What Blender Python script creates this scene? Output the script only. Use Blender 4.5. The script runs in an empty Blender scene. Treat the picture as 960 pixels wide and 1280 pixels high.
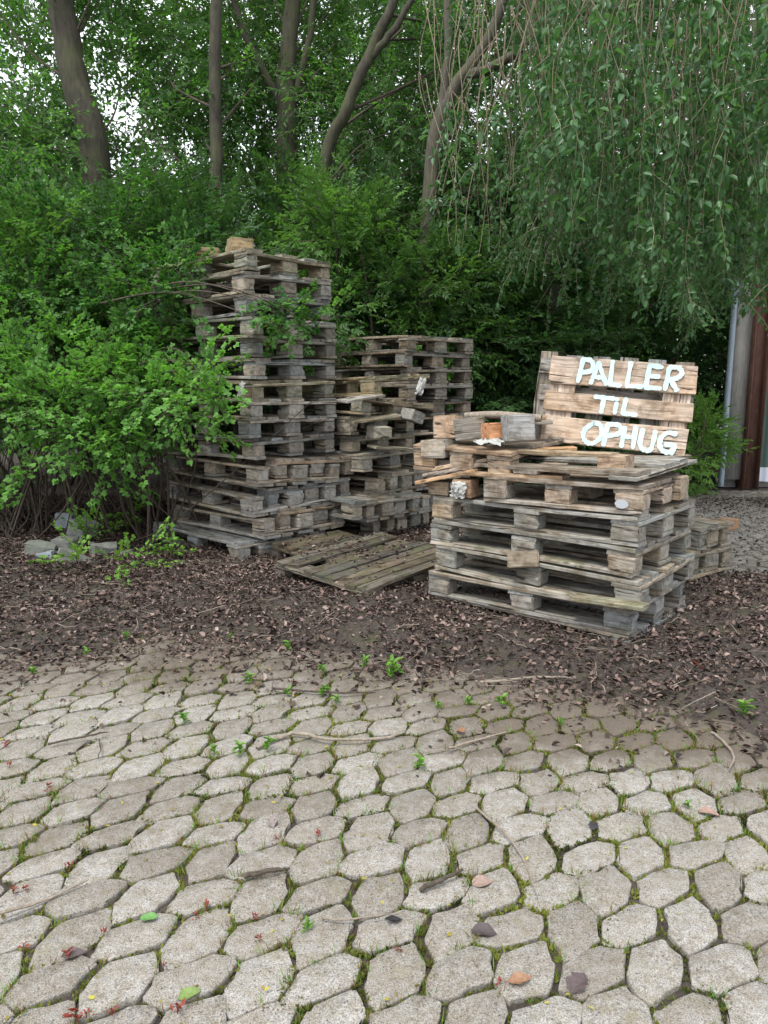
import bpy, math, random
import numpy as np
from mathutils import Matrix, Vector, Euler

# ---------------------------------------------------------------- camera, sky, sun, exposure
scene = bpy.context.scene
COL = scene.collection
CAM_H, PITCH, F = 1.25, math.radians(9.5), 924.0
cam_d = bpy.data.cameras.new("camera"); cam = bpy.data.objects.new("camera", cam_d); COL.objects.link(cam)
cam_d.sensor_fit = 'VERTICAL'; cam_d.sensor_height = 36.0; cam_d.lens = 36.0 * F / 1280.0
cam_d.clip_start = 0.05; cam_d.clip_end = 400.0
cam.location = (0, 0, CAM_H); cam.rotation_euler = (math.radians(90) - PITCH, 0, 0)
scene.camera = cam

SUN_EL, SUN_AZ = math.radians(64), math.radians(212)      # azimuth clockwise from +Y: high, behind the camera
world = bpy.data.worlds.new("World"); scene.world = world; world.use_nodes = True
wn, wl = world.node_tree.nodes, world.node_tree.links; wn.clear()
w_out = wn.new("ShaderNodeOutputWorld"); w_bg = wn.new("ShaderNodeBackground")
w_sky = wn.new("ShaderNodeTexSky"); w_sky.sky_type = 'NISHITA'; w_sky.sun_disc = False
w_sky.sun_elevation = SUN_EL; w_sky.sun_rotation = SUN_AZ; w_sky.air_density = 1.0; w_sky.dust_density = 2.0
w_tc = wn.new("ShaderNodeTexCoord"); w_n = wn.new("ShaderNodeTexNoise"); w_n.inputs['Scale'].default_value = 2.2
w_n.inputs['Detail'].default_value = 5
w_r = wn.new("ShaderNodeValToRGB"); w_r.color_ramp.elements[0].position = .30; w_r.color_ramp.elements[1].position = .62
w_r.color_ramp.elements[0].color = (.55, .55, .55, 1); w_r.color_ramp.elements[1].color = (1, 1, 1, 1)
w_m = wn.new("ShaderNodeMix"); w_m.data_type = 'RGBA'; w_m.inputs['B'].default_value = (9.0, 9.3, 9.8, 1)   # cloud cover
wl.new(w_tc.outputs['Generated'], w_n.inputs['Vector']); wl.new(w_n.outputs['Fac'], w_r.inputs['Fac'])
wl.new(w_r.outputs['Color'], w_m.inputs['Factor']); wl.new(w_sky.outputs['Color'], w_m.inputs['A'])
wl.new(w_m.outputs['Result'], w_bg.inputs['Color']); wl.new(w_bg.outputs['Background'], w_out.inputs['Surface'])
w_bg.inputs['Strength'].default_value = 0.10
sun_d = bpy.data.lights.new("sun", 'SUN'); sun_d.energy = 1.5; sun_d.angle = math.radians(12); sun_d.color = (1, .965, .91)
sun = bpy.data.objects.new("sun", sun_d); COL.objects.link(sun)
sdir = Vector((math.sin(SUN_AZ) * math.cos(SUN_EL), math.cos(SUN_AZ) * math.cos(SUN_EL), math.sin(SUN_EL)))
sun.rotation_euler = sdir.to_track_quat('Z', 'Y').to_euler(); sun.location = (0, -5, 12)
vs = scene.view_settings
vs.view_transform = 'Standard'; vs.look = 'None'; vs.gamma = 1; vs.exposure = 1.22; vs.use_curve_mapping = False
scene.render.engine = 'CYCLES'
scene.cycles.use_denoising = True
scene.cycles.max_bounces = 6; scene.cycles.diffuse_bounces = 4; scene.cycles.glossy_bounces = 2
scene.cycles.transmission_bounces = 3; scene.cycles.transparent_max_bounces = 4

# ---------------------------------------------------------------- helpers
rnd = random.Random(7); rng = np.random.default_rng(11)
def at(x, y, Y):
    dx, dy = (x - 480) / F, -(y - 640) / F
    d = (dx, math.cos(PITCH) + dy * math.sin(PITCH), -math.sin(PITCH) + dy * math.cos(PITCH))
    t = Y / d[1]
    return Vector((d[0] * t, Y, CAM_H + d[2] * t))
def on(x, y, z=0.0):
    dx, dy = (x - 480) / F, -(y - 640) / F
    d = (dx, math.cos(PITCH) + dy * math.sin(PITCH), -math.sin(PITCH) + dy * math.cos(PITCH))
    t = (z - CAM_H) / d[2]
    return Vector((d[0] * t, d[1] * t, z))
def sm(a, b, x): t = np.clip((x - a) / (b - a), 0, 1); return t * t * (3 - 2 * t)
_L = np.random.default_rng(3).random((256, 256))
def vnoise(x, y, s=1.0, o=0):
    x = np.asarray(x, float) * s + 91.7 + o * 13.1; y = np.asarray(y, float) * s + 47.3 + o * 7.7
    i, j = np.floor(x).astype(int), np.floor(y).astype(int); f, g = x - i, y - j
    f, g = f * f * (3 - 2 * f), g * g * (3 - 2 * g)
    a, b = _L[i % 256, j % 256], _L[(i + 1) % 256, j % 256]; c, d = _L[i % 256, (j + 1) % 256], _L[(i + 1) % 256, (j + 1) % 256]
    return (a * (1 - f) + b * f) * (1 - g) + (c * (1 - f) + d * f) * g

def link(o, parent=None):
    COL.objects.link(o)
    if parent is not None: o.parent = parent
    return o
def tag(o, label=None, cat=None, group=None, kind=None):
    if label: o['label'] = label
    if cat: o['category'] = cat
    if group: o['group'] = group
    if kind: o['kind'] = kind
    return o
def empty(name, loc=(0, 0, 0), rot=None, label=None, cat=None, group=None):
    o = bpy.data.objects.new(name, None); o.empty_display_size = .1; COL.objects.link(o)
    o.location = loc
    if rot is not None: o.rotation_euler = rot
    return tag(o, label, cat, group)
def mesh_py(name, verts, faces, mat, smooth=False):
    me = bpy.data.meshes.new(name); me.from_pydata([tuple(v) for v in verts], [], [tuple(f) for f in faces])
    me.materials.append(mat)
    if smooth: me.polygons.foreach_set('use_smooth', [True] * len(me.polygons))
    me.update(); return me
def obj(name, me, parent=None, loc=None, rot=None, color=None):
    o = bpy.data.objects.new(name, me); link(o, parent)
    if loc is not None: o.location = loc
    if rot is not None: o.rotation_euler = rot
    if color is not None: o.color = (*color, 1)
    return o
def mesh_np(name, V, Q, mats, tint=None, matidx=None, smooth=False):
    """V (n,3), Q (m,4) quads; tint (n,) point attribute."""
    me = bpy.data.meshes.new(name); V = np.ascontiguousarray(V, np.float32); Q = np.ascontiguousarray(Q, np.int32)
    k = Q.shape[1]
    me.vertices.add(len(V)); me.vertices.foreach_set('co', V.ravel())
    me.loops.add(Q.size); me.loops.foreach_set('vertex_index', Q.ravel())
    me.polygons.add(len(Q)); me.polygons.foreach_set('loop_start', np.arange(0, Q.size, k, dtype=np.int32))
    me.polygons.foreach_set('loop_total', np.full(len(Q), k, np.int32))
    for m in (mats if isinstance(mats, (list, tuple)) else [mats]): me.materials.append(m)
    if matidx is not None: me.polygons.foreach_set('material_index', np.ascontiguousarray(matidx, np.int32))
    if tint is not None:
        a = me.attributes.new('tint', 'FLOAT', 'POINT'); a.data.foreach_set('value', np.ascontiguousarray(tint, np.float32))
    if smooth: me.polygons.foreach_set('use_smooth', np.ones(len(Q), bool))
    me.update(calc_edges=True); return me
class Acc:
    """collects quad soups"""
    def __init__(s): s.v, s.q, s.t, s.m, s.n = [], [], [], [], 0
    def add(s, V, Q, tint=0.5, mat=0):
        V = np.asarray(V, float).reshape(-1, 3); Q = np.asarray(Q, int)
        s.v.append(V); s.q.append(Q + s.n); s.n += len(V)
        s.t.append(np.broadcast_to(np.asarray(tint, float), (len(V),)).copy()); s.m.append(np.full(len(Q), mat))
    def build(s, name, mats, parent=None, smooth=False):
        me = mesh_np(name, np.concatenate(s.v), np.concatenate(s.q), mats, np.concatenate(s.t), np.concatenate(s.m), smooth)
        return obj(name, me, parent)
def smooth_path(P, R, n=6):
    P = [np.array(p, float) for p in P]; out, ro = [], []
    for i in range(len(P) - 1):
        p0, p1, p2, p3 = P[max(i - 1, 0)], P[i], P[i + 1], P[min(i + 2, len(P) - 1)]
        for k in range(n):
            t = k / n
            out.append(.5 * (2 * p1 + (p2 - p0) * t + (2 * p0 - 5 * p1 + 4 * p2 - p3) * t * t + (3 * p1 - p0 - 3 * p2 + p3) * t ** 3))
            ro.append(R[i] * (1 - t) + R[i + 1] * t)
    out.append(P[-1]); ro.append(R[-1])
    return np.array(out), np.array(ro)
def tube(P, R, ns=8, lump=0.0):
    P = np.asarray(P, float); n = len(P); R = np.broadcast_to(np.asarray(R, float), (n,))
    T = np.gradient(P, axis=0); T /= np.linalg.norm(T, axis=1, keepdims=True) + 1e-9
    up = np.array([0.31, 0.9, 0.2]) if abs(T[0][1]) < .8 else np.array([1, 0, .1])
    A = np.cross(T, up); A /= np.linalg.norm(A, axis=1, keepdims=True) + 1e-9; B = np.cross(T, A)
    th = np.linspace(0, 2 * math.pi, ns, endpoint=False)
    rr = R[:, None] * (1 + lump * (rng.random((n, ns)) - .5))
    V = P[:, None, :] + rr[..., None] * (np.cos(th)[None, :, None] * A[:, None, :] + np.sin(th)[None, :, None] * B[:, None, :])
    i, j = np.meshgrid(np.arange(n - 1), np.arange(ns), indexing='ij'); j2 = (j + 1) % ns
    Q = np.stack([i * ns + j, i * ns + j2, (i + 1) * ns + j2, (i + 1) * ns + j], -1).reshape(-1, 4)
    return V.reshape(-1, 3), Q

# ---------------------------------------------------------------- materials
def new_mat(name):
    m = bpy.data.materials.new(name); m.use_nodes = True; nt = m.node_tree
    b = nt.nodes['Principled BSDF']; return m, nt, b, nt.nodes['Material Output']
def N(nt, t, **kw):
    n = nt.nodes.new(t)
    for k, v in kw.items():
        if k in n.inputs: n.inputs[k].default_value = v
        else: setattr(n, k, v)
    return n
def ramp(nt, src, stops):
    r = nt.nodes.new('ShaderNodeValToRGB'); e = r.color_ramp.elements
    while len(e) < len(stops): e.new(.5)
    for k, (p, c) in enumerate(stops):
        e[k].position = p; e[k].color = (c, c, c, 1) if isinstance(c, (int, float)) else (*c, 1)
    nt.links.new(src, r.inputs['Fac']); return r.outputs['Color']
def mix(nt, fac, a, b, mode='MIX'):
    m = nt.nodes.new('ShaderNodeMix'); m.data_type = 'RGBA'; m.blend_type = mode
    for s, v in (('Factor', fac), ('A', a), ('B', b)):
        if hasattr(v, 'is_linked') or hasattr(v, 'links'): nt.links.new(v, m.inputs[s])
        else: m.inputs[s].default_value = v if isinstance(v, (int, float)) else (*v, 1)
    return m.outputs['Result']
def math_n(nt, op, a, b=0.0):
    m = nt.nodes.new('ShaderNodeMath'); m.operation = op
    for k, v in enumerate((a, b)):
        if isinstance(v, (int, float)): m.inputs[k].default_value = v
        else: nt.links.new(v, m.inputs[k])
    return m.outputs[0]
def noise(nt, vec, scale, detail=4, rough=.55):
    n = nt.nodes.new('ShaderNodeTexNoise'); n.inputs['Scale'].default_value = scale
    n.inputs['Detail'].default_value = detail; n.inputs['Roughness'].default_value = rough
    if vec is not None: nt.links.new(vec, n.inputs['Vector'])
    return n.outputs['Fac']
def mapping(nt, vec, sc, loc=(0, 0, 0)):
    m = nt.nodes.new('ShaderNodeMapping'); m.inputs['Scale'].default_value = sc; m.inputs['Location'].default_value = loc
    nt.links.new(vec, m.inputs['Vector']); return m.outputs['Vector']
def bump(nt, b, h, strength=.4, dist=.004):
    n = nt.nodes.new('ShaderNodeBump'); n.inputs['Strength'].default_value = strength; n.inputs['Distance'].default_value = dist
    nt.links.new(h, n.inputs['Height']); nt.links.new(n.outputs['Normal'], b.inputs['Normal'])

def wood_mat(name, moss=.35):
    m, nt, b, out = new_mat(name); L = nt.links
    tc = N(nt, 'ShaderNodeTexCoord'); oi = N(nt, 'ShaderNodeObjectInfo')
    off = math_n(nt, 'MULTIPLY', oi.outputs['Random'], 53.0)
    va = N(nt, 'ShaderNodeVectorMath', operation='ADD'); L.new(tc.outputs['Object'], va.inputs[0])
    cx = N(nt, 'ShaderNodeCombineXYZ'); L.new(off, cx.inputs[0]); L.new(off, cx.inputs[1]); L.new(off, cx.inputs[2]); L.new(cx.outputs[0], va.inputs[1])
    v = va.outputs[0]
    warp = noise(nt, mapping(nt, v, (2.2, 7, 7)), 1.0, 2)
    wv = N(nt, 'ShaderNodeVectorMath', operation='MULTIPLY_ADD'); cw = N(nt, 'ShaderNodeCombineXYZ'); L.new(warp, cw.inputs[1]); L.new(warp, cw.inputs[2])
    L.new(cw.outputs[0], wv.inputs[0]); wv.inputs[1].default_value = (0, .09, .09); L.new(v, wv.inputs[2])
    grain = noise(nt, mapping(nt, wv.outputs[0], (2.4, 75, 75)), 1.0, 6, .65)
    crack = noise(nt, mapping(nt, wv.outputs[0], (1.3, 45, 45), (9, 3, 1)), 1.0, 3, .5)
    blotch = noise(nt, v, 5.5, 4, .6)
    fine = noise(nt, v, 160, 3, .6)
    side = ramp(nt, grain, [(.28, .36), (.47, .90), (.68, 1.38)])
    col = mix(nt, 1.0, oi.outputs['Color'], side, 'MULTIPLY')
    col = mix(nt, ramp(nt, blotch, [(.42, 0.0), (.68, .75)]), col, mix(nt, 1.0, col, (1.10, .93, .74), 'MULTIPLY'))
    col = mix(nt, ramp(nt, noise(nt, v, 11, 5, .7), [(.47, 0.0), (.62, .75)]), col, mix(nt, 1.0, col, (.42, .40, .37), 'MULTIPLY'))
    col = mix(nt, ramp(nt, crack, [(.33, .92), (.40, 0.0)]), col, (.022, .018, .014))
    # end grain where the face looks along the board
    sx = N(nt, 'ShaderNodeSeparateXYZ'); L.new(tc.outputs['Normal'], sx.inputs[0])
    endf = ramp(nt, math_n(nt, 'ABSOLUTE', sx.outputs[0]), [(.55, 0.0), (.8, 1.0)])
    so = N(nt, 'ShaderNodeSeparateXYZ'); L.new(tc.outputs['Object'], so.inputs[0])
    rr = math_n(nt, 'ADD', math_n(nt, 'POWER', math_n(nt, 'ADD', so.outputs[1], math_n(nt, 'MULTIPLY_ADD', oi.outputs['Random'], .2)), 2.0), math_n(nt, 'POWER', math_n(nt, 'ADD', so.outputs[2], .09), 2.0))
    rg = math_n(nt, 'SINE', math_n(nt, 'ADD', math_n(nt, 'MULTIPLY', math_n(nt, 'SQRT', rr), 900.0), math_n(nt, 'MULTIPLY', blotch, 14.0)))
    endc = mix(nt, 1.0, oi.outputs['Color'], ramp(nt, math_n(nt, 'MULTIPLY_ADD', rg, .1), [(.0, .62), (.2, .98)]), 'MULTIPLY')
    endc = mix(nt, ramp(nt, noise(nt, v, 30, 5, .7), [(.42, 0.0), (.62, .7)]), endc, mix(nt, 1.0, endc, (.42, .40, .37), 'MULTIPLY'))
    col = mix(nt, endf, col, endc)
    # nail heads and specks
    col = mix(nt, ramp(nt, fine, [(.70, 0.0), (.74, .6)]), col, (.05, .04, .03))
    kn = N(nt, 'ShaderNodeTexVoronoi'); kn.inputs['Scale'].default_value = 1.0; L.new(mapping(nt, v, (4.5, 13, 13)), kn.inputs['Vector'])
    col = mix(nt, ramp(nt, kn.outputs['Distance'], [(.05, .85), (.13, 0.0)]), col, (.075, .048, .030))
    if moss:
        geo = N(nt, 'ShaderNodeNewGeometry'); gz = N(nt, 'ShaderNodeSeparateXYZ'); L.new(geo.outputs['Normal'], gz.inputs[0])
        mm = math_n(nt, 'MULTIPLY', ramp(nt, gz.outputs[2], [(.2, .25), (.8, 1.0)]), ramp(nt, noise(nt, geo.outputs['Position'], 7, 6, .7), [(.50, 0.0), (.66, moss)]))
        col = mix(nt, mm, col, (.085, .10, .035))
    L.new(col, b.inputs['Base Color']); b.inputs['Roughness'].default_value = .86; b.inputs['Specular IOR Level'].default_value = .25
    bump(nt, b, math_n(nt, 'ADD', grain, math_n(nt, 'MULTIPLY', ramp(nt, crack, [(.30, 0.0), (.42, 1.0)]), 1.5)), .55, .004)
    return m
WOOD = wood_mat('weathered_wood', .30); WOOD_MOSS = wood_mat('mossy_wood', .75); WOOD_DRY = wood_mat('dry_wood', 0.0)

def leaf_mat(name, c0, c1, trans=.35, rough=.5, spec=.35):
    m, nt, b, out = new_mat(name); L = nt.links
    a = N(nt, 'ShaderNodeAttribute', attribute_name='tint')
    geo = N(nt, 'ShaderNodeNewGeometry')
    col = ramp(nt, a.outputs['Fac'], [(0.0, c0), (1.0, c1)])
    col = mix(nt, ramp(nt, noise(nt, geo.outputs['Position'], 2.3, 3), [(.35, 0.0), (.7, .5)]), col, mix(nt, 1.0, col, (.80, .98, .85), 'MULTIPLY'))
    L.new(col, b.inputs['Base Color']); b.inputs['Roughness'].default_value = rough; b.inputs['Specular IOR Level'].default_value = spec
    t = N(nt, 'ShaderNodeBsdfTranslucent'); L.new(mix(nt, 1.0, col, (1.15, 1.25, .55), 'MULTIPLY'), t.inputs['Color'])
    ms = N(nt, 'ShaderNodeMixShader'); ms.inputs[0].default_value = trans
    L.new(b.outputs[0], ms.inputs[1]); L.new(t.outputs[0], ms.inputs[2]); L.new(ms.outputs[0], out.inputs['Surface'])
    return m
LEAF_DARK = leaf_mat('dark_shrub_leaf', (.024, .072, .022), (.076, .158, .046), .4)
LEAF_MID = leaf_mat('mid_shrub_leaf', (.040, .105, .030), (.125, .250, .060), .45)
LEAF_BRIGHT = leaf_mat('currant_leaf', (.034, .110, .028), (.185, .390, .082), .45)
LEAF_TREE = leaf_mat('tree_leaf', (.046, .130, .034), (.135, .290, .075), .6)
LEAF_BIRCH = leaf_mat('birch_leaf', (.034, .098, .036), (.115, .230, .092), .42, .40, .40)
LEAF_WEED = leaf_mat('weed_leaf', (.090, .200, .030), (.190, .360, .060), .35)
LEAF_RED = leaf_mat('red_weed_leaf', (.16, .028, .022), (.36, .07, .05), .3)
MOSS = leaf_mat('joint_moss', (.034, .044, .014), (.185, .200, .038), .2, .8, .1)
STALK = leaf_mat('dry_stalk', (.16, .085, .035), (.24, .16, .06), .2, .8, .1)
LITTER = None
def litter_mat():
    m, nt, b, out = new_mat('dead_leaf'); L = nt.links
    a = N(nt, 'ShaderNodeAttribute', attribute_name='tint')
    col = ramp(nt, a.outputs['Fac'], [(0.0, (.018, .012, .010)), (.28, (.050, .033, .025)), (.52, (.105, .068, .054)), (.78, (.190, .132, .110)), (1.0, (.34, .27, .23))])
    geo = N(nt, 'ShaderNodeNewGeometry')
    col = mix(nt, ramp(nt, noise(nt, geo.outputs['Position'], 60, 3), [(.4, 0.0), (.7, .5)]), col, mix(nt, 1.0, col, (.55, .5, .48), 'MULTIPLY'))
    L.new(col, b.inputs['Base Color']); b.inputs['Roughness'].default_value = .62; b.inputs['Specular IOR Level'].default_value = .35
    return m
LITTER = litter_mat()
def bark_mat(name, c0, c1, moss=.3, scale=1.0):
    m, nt, b, out = new_mat(name); L = nt.links
    geo = N(nt, 'ShaderNodeNewGeometry'); p = geo.outputs['Position']
    n1 = noise(nt, mapping(nt, p, (22 * scale, 22 * scale, 5 * scale)), 1.0, 6, .7); n2 = noise(nt, p, 3.0, 4)
    col = ramp(nt, n1, [(.3, c0), (.7, c1)])
    col = mix(nt, ramp(nt, n2, [(.45, 0.0), (.7, moss)]), col, (.075, .085, .032))
    L.new(col, b.inputs['Base Color']); b.inputs['Roughness'].default_value = .9; bump(nt, b, n1, .9, .02)
    return m
BARK = bark_mat('mossy_bark', (.022, .019, .013), (.070, .062, .042), .6)
BARK_PALE = bark_mat('pale_bark', (.044, .039, .030), (.120, .106, .082), .4)
TWIG_BROWN = bark_mat('brown_twig', (.040, .030, .022), (.13, .10, .075), .1, 3)
TWIG_PALE = bark_mat('straw_twig', (.20, .16, .12), (.40, .34, .27), 0, 3)
TWIG_BIRCH = bark_mat('hanging_twig', (.16, .13, .085), (.36, .30, .20), .05, 3)

# ---------------------------------------------------------------- ground, paving, litter bed
_bx = np.array([-9, -4, -2.6, -1.74, -1.09, -.3, .27, .7, 1.15, 1.32, 1.6, 2.2, 9])
_by = np.array([2.9, 3.0, 3.1, 3.19, 3.40, 3.24, 2.98, 2.80, 2.62, 2.34, 2.1, 1.9, 1.8])
def bed(x, y):
    """metres into the litter bed (negative: out on the paving)"""
    x = np.asarray(x, float); y = np.asarray(y, float)
    return y - np.interp(x, _bx, _by) + .22 * (vnoise(x, y, 2.3) - .5) + .12 * (vnoise(x, y, 7, 2) - .5)
def right_path(x, y): return sm(1.7, 2.3, np.asarray(x, float) - .12 * (np.asarray(y, float) - 4.5)) * sm(4.55, 5.1, np.asarray(y, float))
def hz(x, y):
    b = bed(x, y)
    h = -.012 + .055 * sm(.02, .7, b) * (.6 + .8 * vnoise(x, y, 3.1, 4)) + .03 * (vnoise(x, y, 1.1, 5) - .4) * sm(.3, 1.2, b)
    return h * (1 - right_path(x, y)) + (-.012) * right_path(x, y)
def ground():
    xs = np.concatenate([[-60, -25, -12], np.arange(-7, 7.01, .08), [12, 25, 60]]); ys = np.concatenate([[-40, -10, -2], np.arange(0, 11.01, .08), [14, 25, 60]])
    X, Y = np.meshgrid(xs, ys, indexing='ij'); Z = hz(X, Y)
    V = np.stack([X, Y, Z], -1).reshape(-1, 3); nx, ny = X.shape
    i, j = np.meshgrid(np.arange(nx - 1), np.arange(ny - 1), indexing='ij')
    Q = np.stack([i * ny + j, (i + 1) * ny + j, (i + 1) * ny + j + 1, i * ny + j + 1], -1).reshape(-1, 4)
    m, nt, b, out = new_mat('damp_soil'); L = nt.links
    geo = N(nt, 'ShaderNodeNewGeometry'); p = geo.outputs['Position']
    n1 = noise(nt, p, 45, 6, .7); n2 = noise(nt, p, 3.0, 4)
    col = ramp(nt, n1, [(.3, (.020, .015, .012)), (.55, (.050, .038, .030)), (.75, (.105, .085, .070))])
    col = mix(nt, ramp(nt, noise(nt, p, 9, 5, .7), [(.52, 0.0), (.66, .7)]), col, (.050, .052, .020))
    L.new(col, b.inputs['Base Color']); b.inputs['Roughness'].default_value = .85; bump(nt, b, n1, .8, .012)
    tag(obj('ground', mesh_np('ground', V, Q, m, smooth=True)), kind='structure')
    m2, nt, b, out = new_mat('meadow'); L = nt.links
    geo = N(nt, 'ShaderNodeNewGeometry'); L.new(ramp(nt, noise(nt, geo.outputs['Position'], 4, 5), [(.3, (.09, .17, .03)), (.7, (.20, .32, .06))]), b.inputs['Base Color']); b.inputs['Roughness'].default_value = .9
    V = np.array([[-60, 7.3, .03], [-1.2, 7.9, .03], [-1.2, 60, .03], [-60, 60, .03]]); tag(obj('lawn', mesh_np('lawn', V, [[0, 1, 2, 3]], m2)), kind='structure')
ground()

def kites(P, D, L, W, up=None, fold=.18):
    """one folded 4-vert leaf per row"""
    n = len(P); up = rng.normal(0, 1, (n, 3)) if up is None else up
    S = np.cross(D, up); S /= np.linalg.norm(S, axis=1, keepdims=True) + 1e-9; Nn = np.cross(S, D)
    L, W = L[:, None], W[:, None]; mid = P + D * L * .42
    V = np.stack([P, mid + S * W * .5 + Nn * W * fold, P + D * L, mid - S * W * .5 + Nn * W * fold], 1).reshape(-1, 3)
    return V, np.arange(n * 4).reshape(-1, 4)
def blades(P, D, L, W, up, fold=.16, droop=.12):
    """one 6-vert leaf (two halves along the midrib) per row"""
    n = len(P); S = np.cross(D, up); S /= np.linalg.norm(S, axis=1, keepdims=True) + 1e-9; Nn = np.cross(S, D)
    L, W = L[:, None], W[:, None]; f = Nn * W * fold
    a, c = P + D * L * .28 + Nn * L * droop * .35, P + D * L * .68 + Nn * L * droop * .2
    tip = P + D * L - Nn * L * droop
    V = np.stack([P, a + S * W * .48 + f, c + S * W * .36 + f, tip, c - S * W * .36 + f, a - S * W * .48 + f], 1).reshape(-1, 3)
    q = np.array([[0, 1, 2, 3], [0, 3, 4, 5]]); Q = (np.arange(n)[:, None, None] * 6 + q[None]).reshape(-1, 4)
    return V, Q
A_ = .138; GO = (.559 * 1.0417, 1.498 * 1.0417)
def lat(p):
    a, b = p[..., 0] / A_, p[..., 1] / A_; x, y = GO[0] + .145 * a - .0165 * b, GO[1] + .004 * a + .131 * b
    return x + .020 * (vnoise(x, y, 3.1, 21) - .5) + .014 * (vnoise(x, y, 7.3, 22) - .5), y + .020 * (vnoise(x, y, 3.3, 23) - .5) + .014 * (vnoise(x, y, 7.1, 24) - .5)
# hexagons of the interlocking pattern: every lattice corner is split in two along s
def cells():
    n = 75; I, J = np.meshgrid(np.arange(-n, n), np.arange(-14, 62), indexing='ij'); I, J = I.ravel(), J.ravel()
    c = np.stack([I, J], -1) * A_; x, y = lat(c)
    ok = (y > .55) & (y < 9.2) & (np.abs(x) < .75 * y + 1.2) & ((bed(x, y) < .9) | ((x > 1.3) & (y < 9.1)))
    return I[ok], J[ok]
def paving():
    I, J = cells(); k = len(I); h = A_ / 2; H = ((I + J) % 2 == 0)
    sHH, sVV = np.array([.025, -.012]), np.array([.008, -.039])
    co = {'NW': (-h, h), 'NE': (h, h), 'SE': (h, -h), 'SW': (-h, -h)}
    def S(corner):
        diag = corner in ('NW', 'SE')
        vv = H if diag else ~H            # H cell: NW, SE are VV corners; V cell: NE, SW are
        return np.where(vv[:, None], sVV, sHH)
    P = np.stack([np.array(co['NW']) + S('NW'), np.array(co['NE']) - S('NE'), np.array(co['NE']) + S('NE'),
                  np.array(co['SE']) - S('SE'), np.array(co['SW']) + S('SW'), np.array(co['SW']) - S('SW')], 1)   # (k,6,2) clockwise
    edges = P.copy()
    P = P[:, ::-1]
    nxt, prv = np.roll(P, -1, 1), np.roll(P, 1, 1)
    def inset(P, d):
        e1 = P - np.roll(P, 1, 1); e2 = np.roll(P, -1, 1) - P
        n1 = np.stack([-e1[..., 1], e1[..., 0]], -1); n2 = np.stack([-e2[..., 1], e2[..., 0]], -1)
        n1 /= np.linalg.norm(n1, axis=-1, keepdims=True); n2 /= np.linalg.norm(n2, axis=-1, keepdims=True)
        mth = n1 + n2; mth /= (mth * n1).sum(-1, keepdims=True) + 1e-6
        return P + np.clip(mth, -1.6, 1.6) * d
    P = inset(P, .0026 + .0042 * rng.random((k, 1, 1)))
    pv, nx_ = np.roll(P, 1, 1), np.roll(P, -1, 1)
    P = np.stack([P + .11 * (pv - P), P + (.022 + .045 * rng.random((k, 6, 1))) * (pv + nx_ - 2 * P), P + .11 * (nx_ - P), P + .5 * (nx_ - P)], 2).reshape(k, -1, 2)
    ph = rng.uniform(0, 6.28, (k, 1, 3)); th = np.arctan2(P[..., 1], P[..., 0])[..., None]
    wob = (np.sin(th * np.array([2., 3., 5.]) + ph) * np.array([.0026, .0032, .0022])).sum(-1, keepdims=True)
    P = P * (1 + wob / .07) + rng.normal(0, .0019, P.shape)
    m = P.shape[1]; ang = rng.normal(0, math.radians(2.6), k)[:, None]; ca, sa = np.cos(ang), np.sin(ang)
    P = np.stack([ca * P[..., 0] - sa * P[..., 1], sa * P[..., 0] + ca * P[..., 1]], -1) + rng.normal(0, .0028, (k, 1, 2))
    C = np.stack([I, J], -1)[:, None, :] * A_
    tilt = rng.normal(0, .012, (k, 2)); z0 = rng.normal(0, .0022, k) - .004 * sm(.0, 1, rng.random(k) - .6)
    tint = rng.random(k); rings = []
    for sc, z in ((1.0, -.030), (1.0, -.0042), (.986, -.0010), (.962, 0.0)):
        p = P * sc; zz = z0[:, None] + z + (p * tilt[:, None, :]).sum(-1) + (rng.normal(0, .0006, p.shape[:2]) if sc > .9 and z > -.02 else 0)
        x, y = lat(p + C); rings.append(np.stack([x, y, zz], -1))
    V = np.stack(rings, 1)          # (k,5,m,3)
    nr = V.shape[1]; base = (np.arange(k) * nr * m)[:, None, None]
    r, j = np.meshgrid(np.arange(nr - 1), np.arange(m), indexing='ij'); j2 = (j + 1) % m
    Q = base[..., None] + np.stack([r * m + j, r * m + j2, (r + 1) * m + j2, (r + 1) * m + j], -1)[None]
    Q = Q.reshape(-1, 4)
    # the top: strips across the innermost ring
    t = np.arange(m // 2 - 1); T = np.stack([t, t + 1, m - 2 - t, m - 1 - t], -1) + (nr - 1) * m
    T = ((np.arange(k) * nr * m)[:, None, None] + T[None]).reshape(-1, 4)
    V = V.reshape(-1, 3); Q = np.concatenate([Q, T])
    mat, nt, b, out = new_mat('concrete_paver'); L = nt.links
    a = N(nt, 'ShaderNodeAttribute', attribute_name='tint'); d = N(nt, 'ShaderNodeAttribute', attribute_name='dirt')
    geo = N(nt, 'ShaderNodeNewGeometry'); p = geo.outputs['Position']
    sp = noise(nt, p, 330, 3, .7); md = noise(nt, p, 32, 5, .65); lg = noise(nt, p, 2.4, 3)
    col = ramp(nt, a.outputs['Fac'], [(0.0, (.200, .186, .166)), (.5, (.236, .222, .200)), (1.0, (.275, .264, .246))])
    col = mix(nt, 1.0, col, ramp(nt, sp, [(.32, .38), (.48, 1.0), (.66, 1.65)]), 'MULTIPLY')
    col = mix(nt, ramp(nt, md, [(.38, 0.0), (.64, .85)]), col, mix(nt, 1.0, col, (.72, .66, .56), 'MULTIPLY'))
    col = mix(nt, 1.0, col, ramp(nt, noise(nt, p, 115, 4, .75), [(.34, .55), (.47, 1.0), (.62, 1.0), (.72, 1.35)]), 'MULTIPLY')
    vo = N(nt, 'ShaderNodeTexVoronoi'); vo.inputs['Scale'].default_value = 75; L.new(p, vo.inputs['Vector'])
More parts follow.
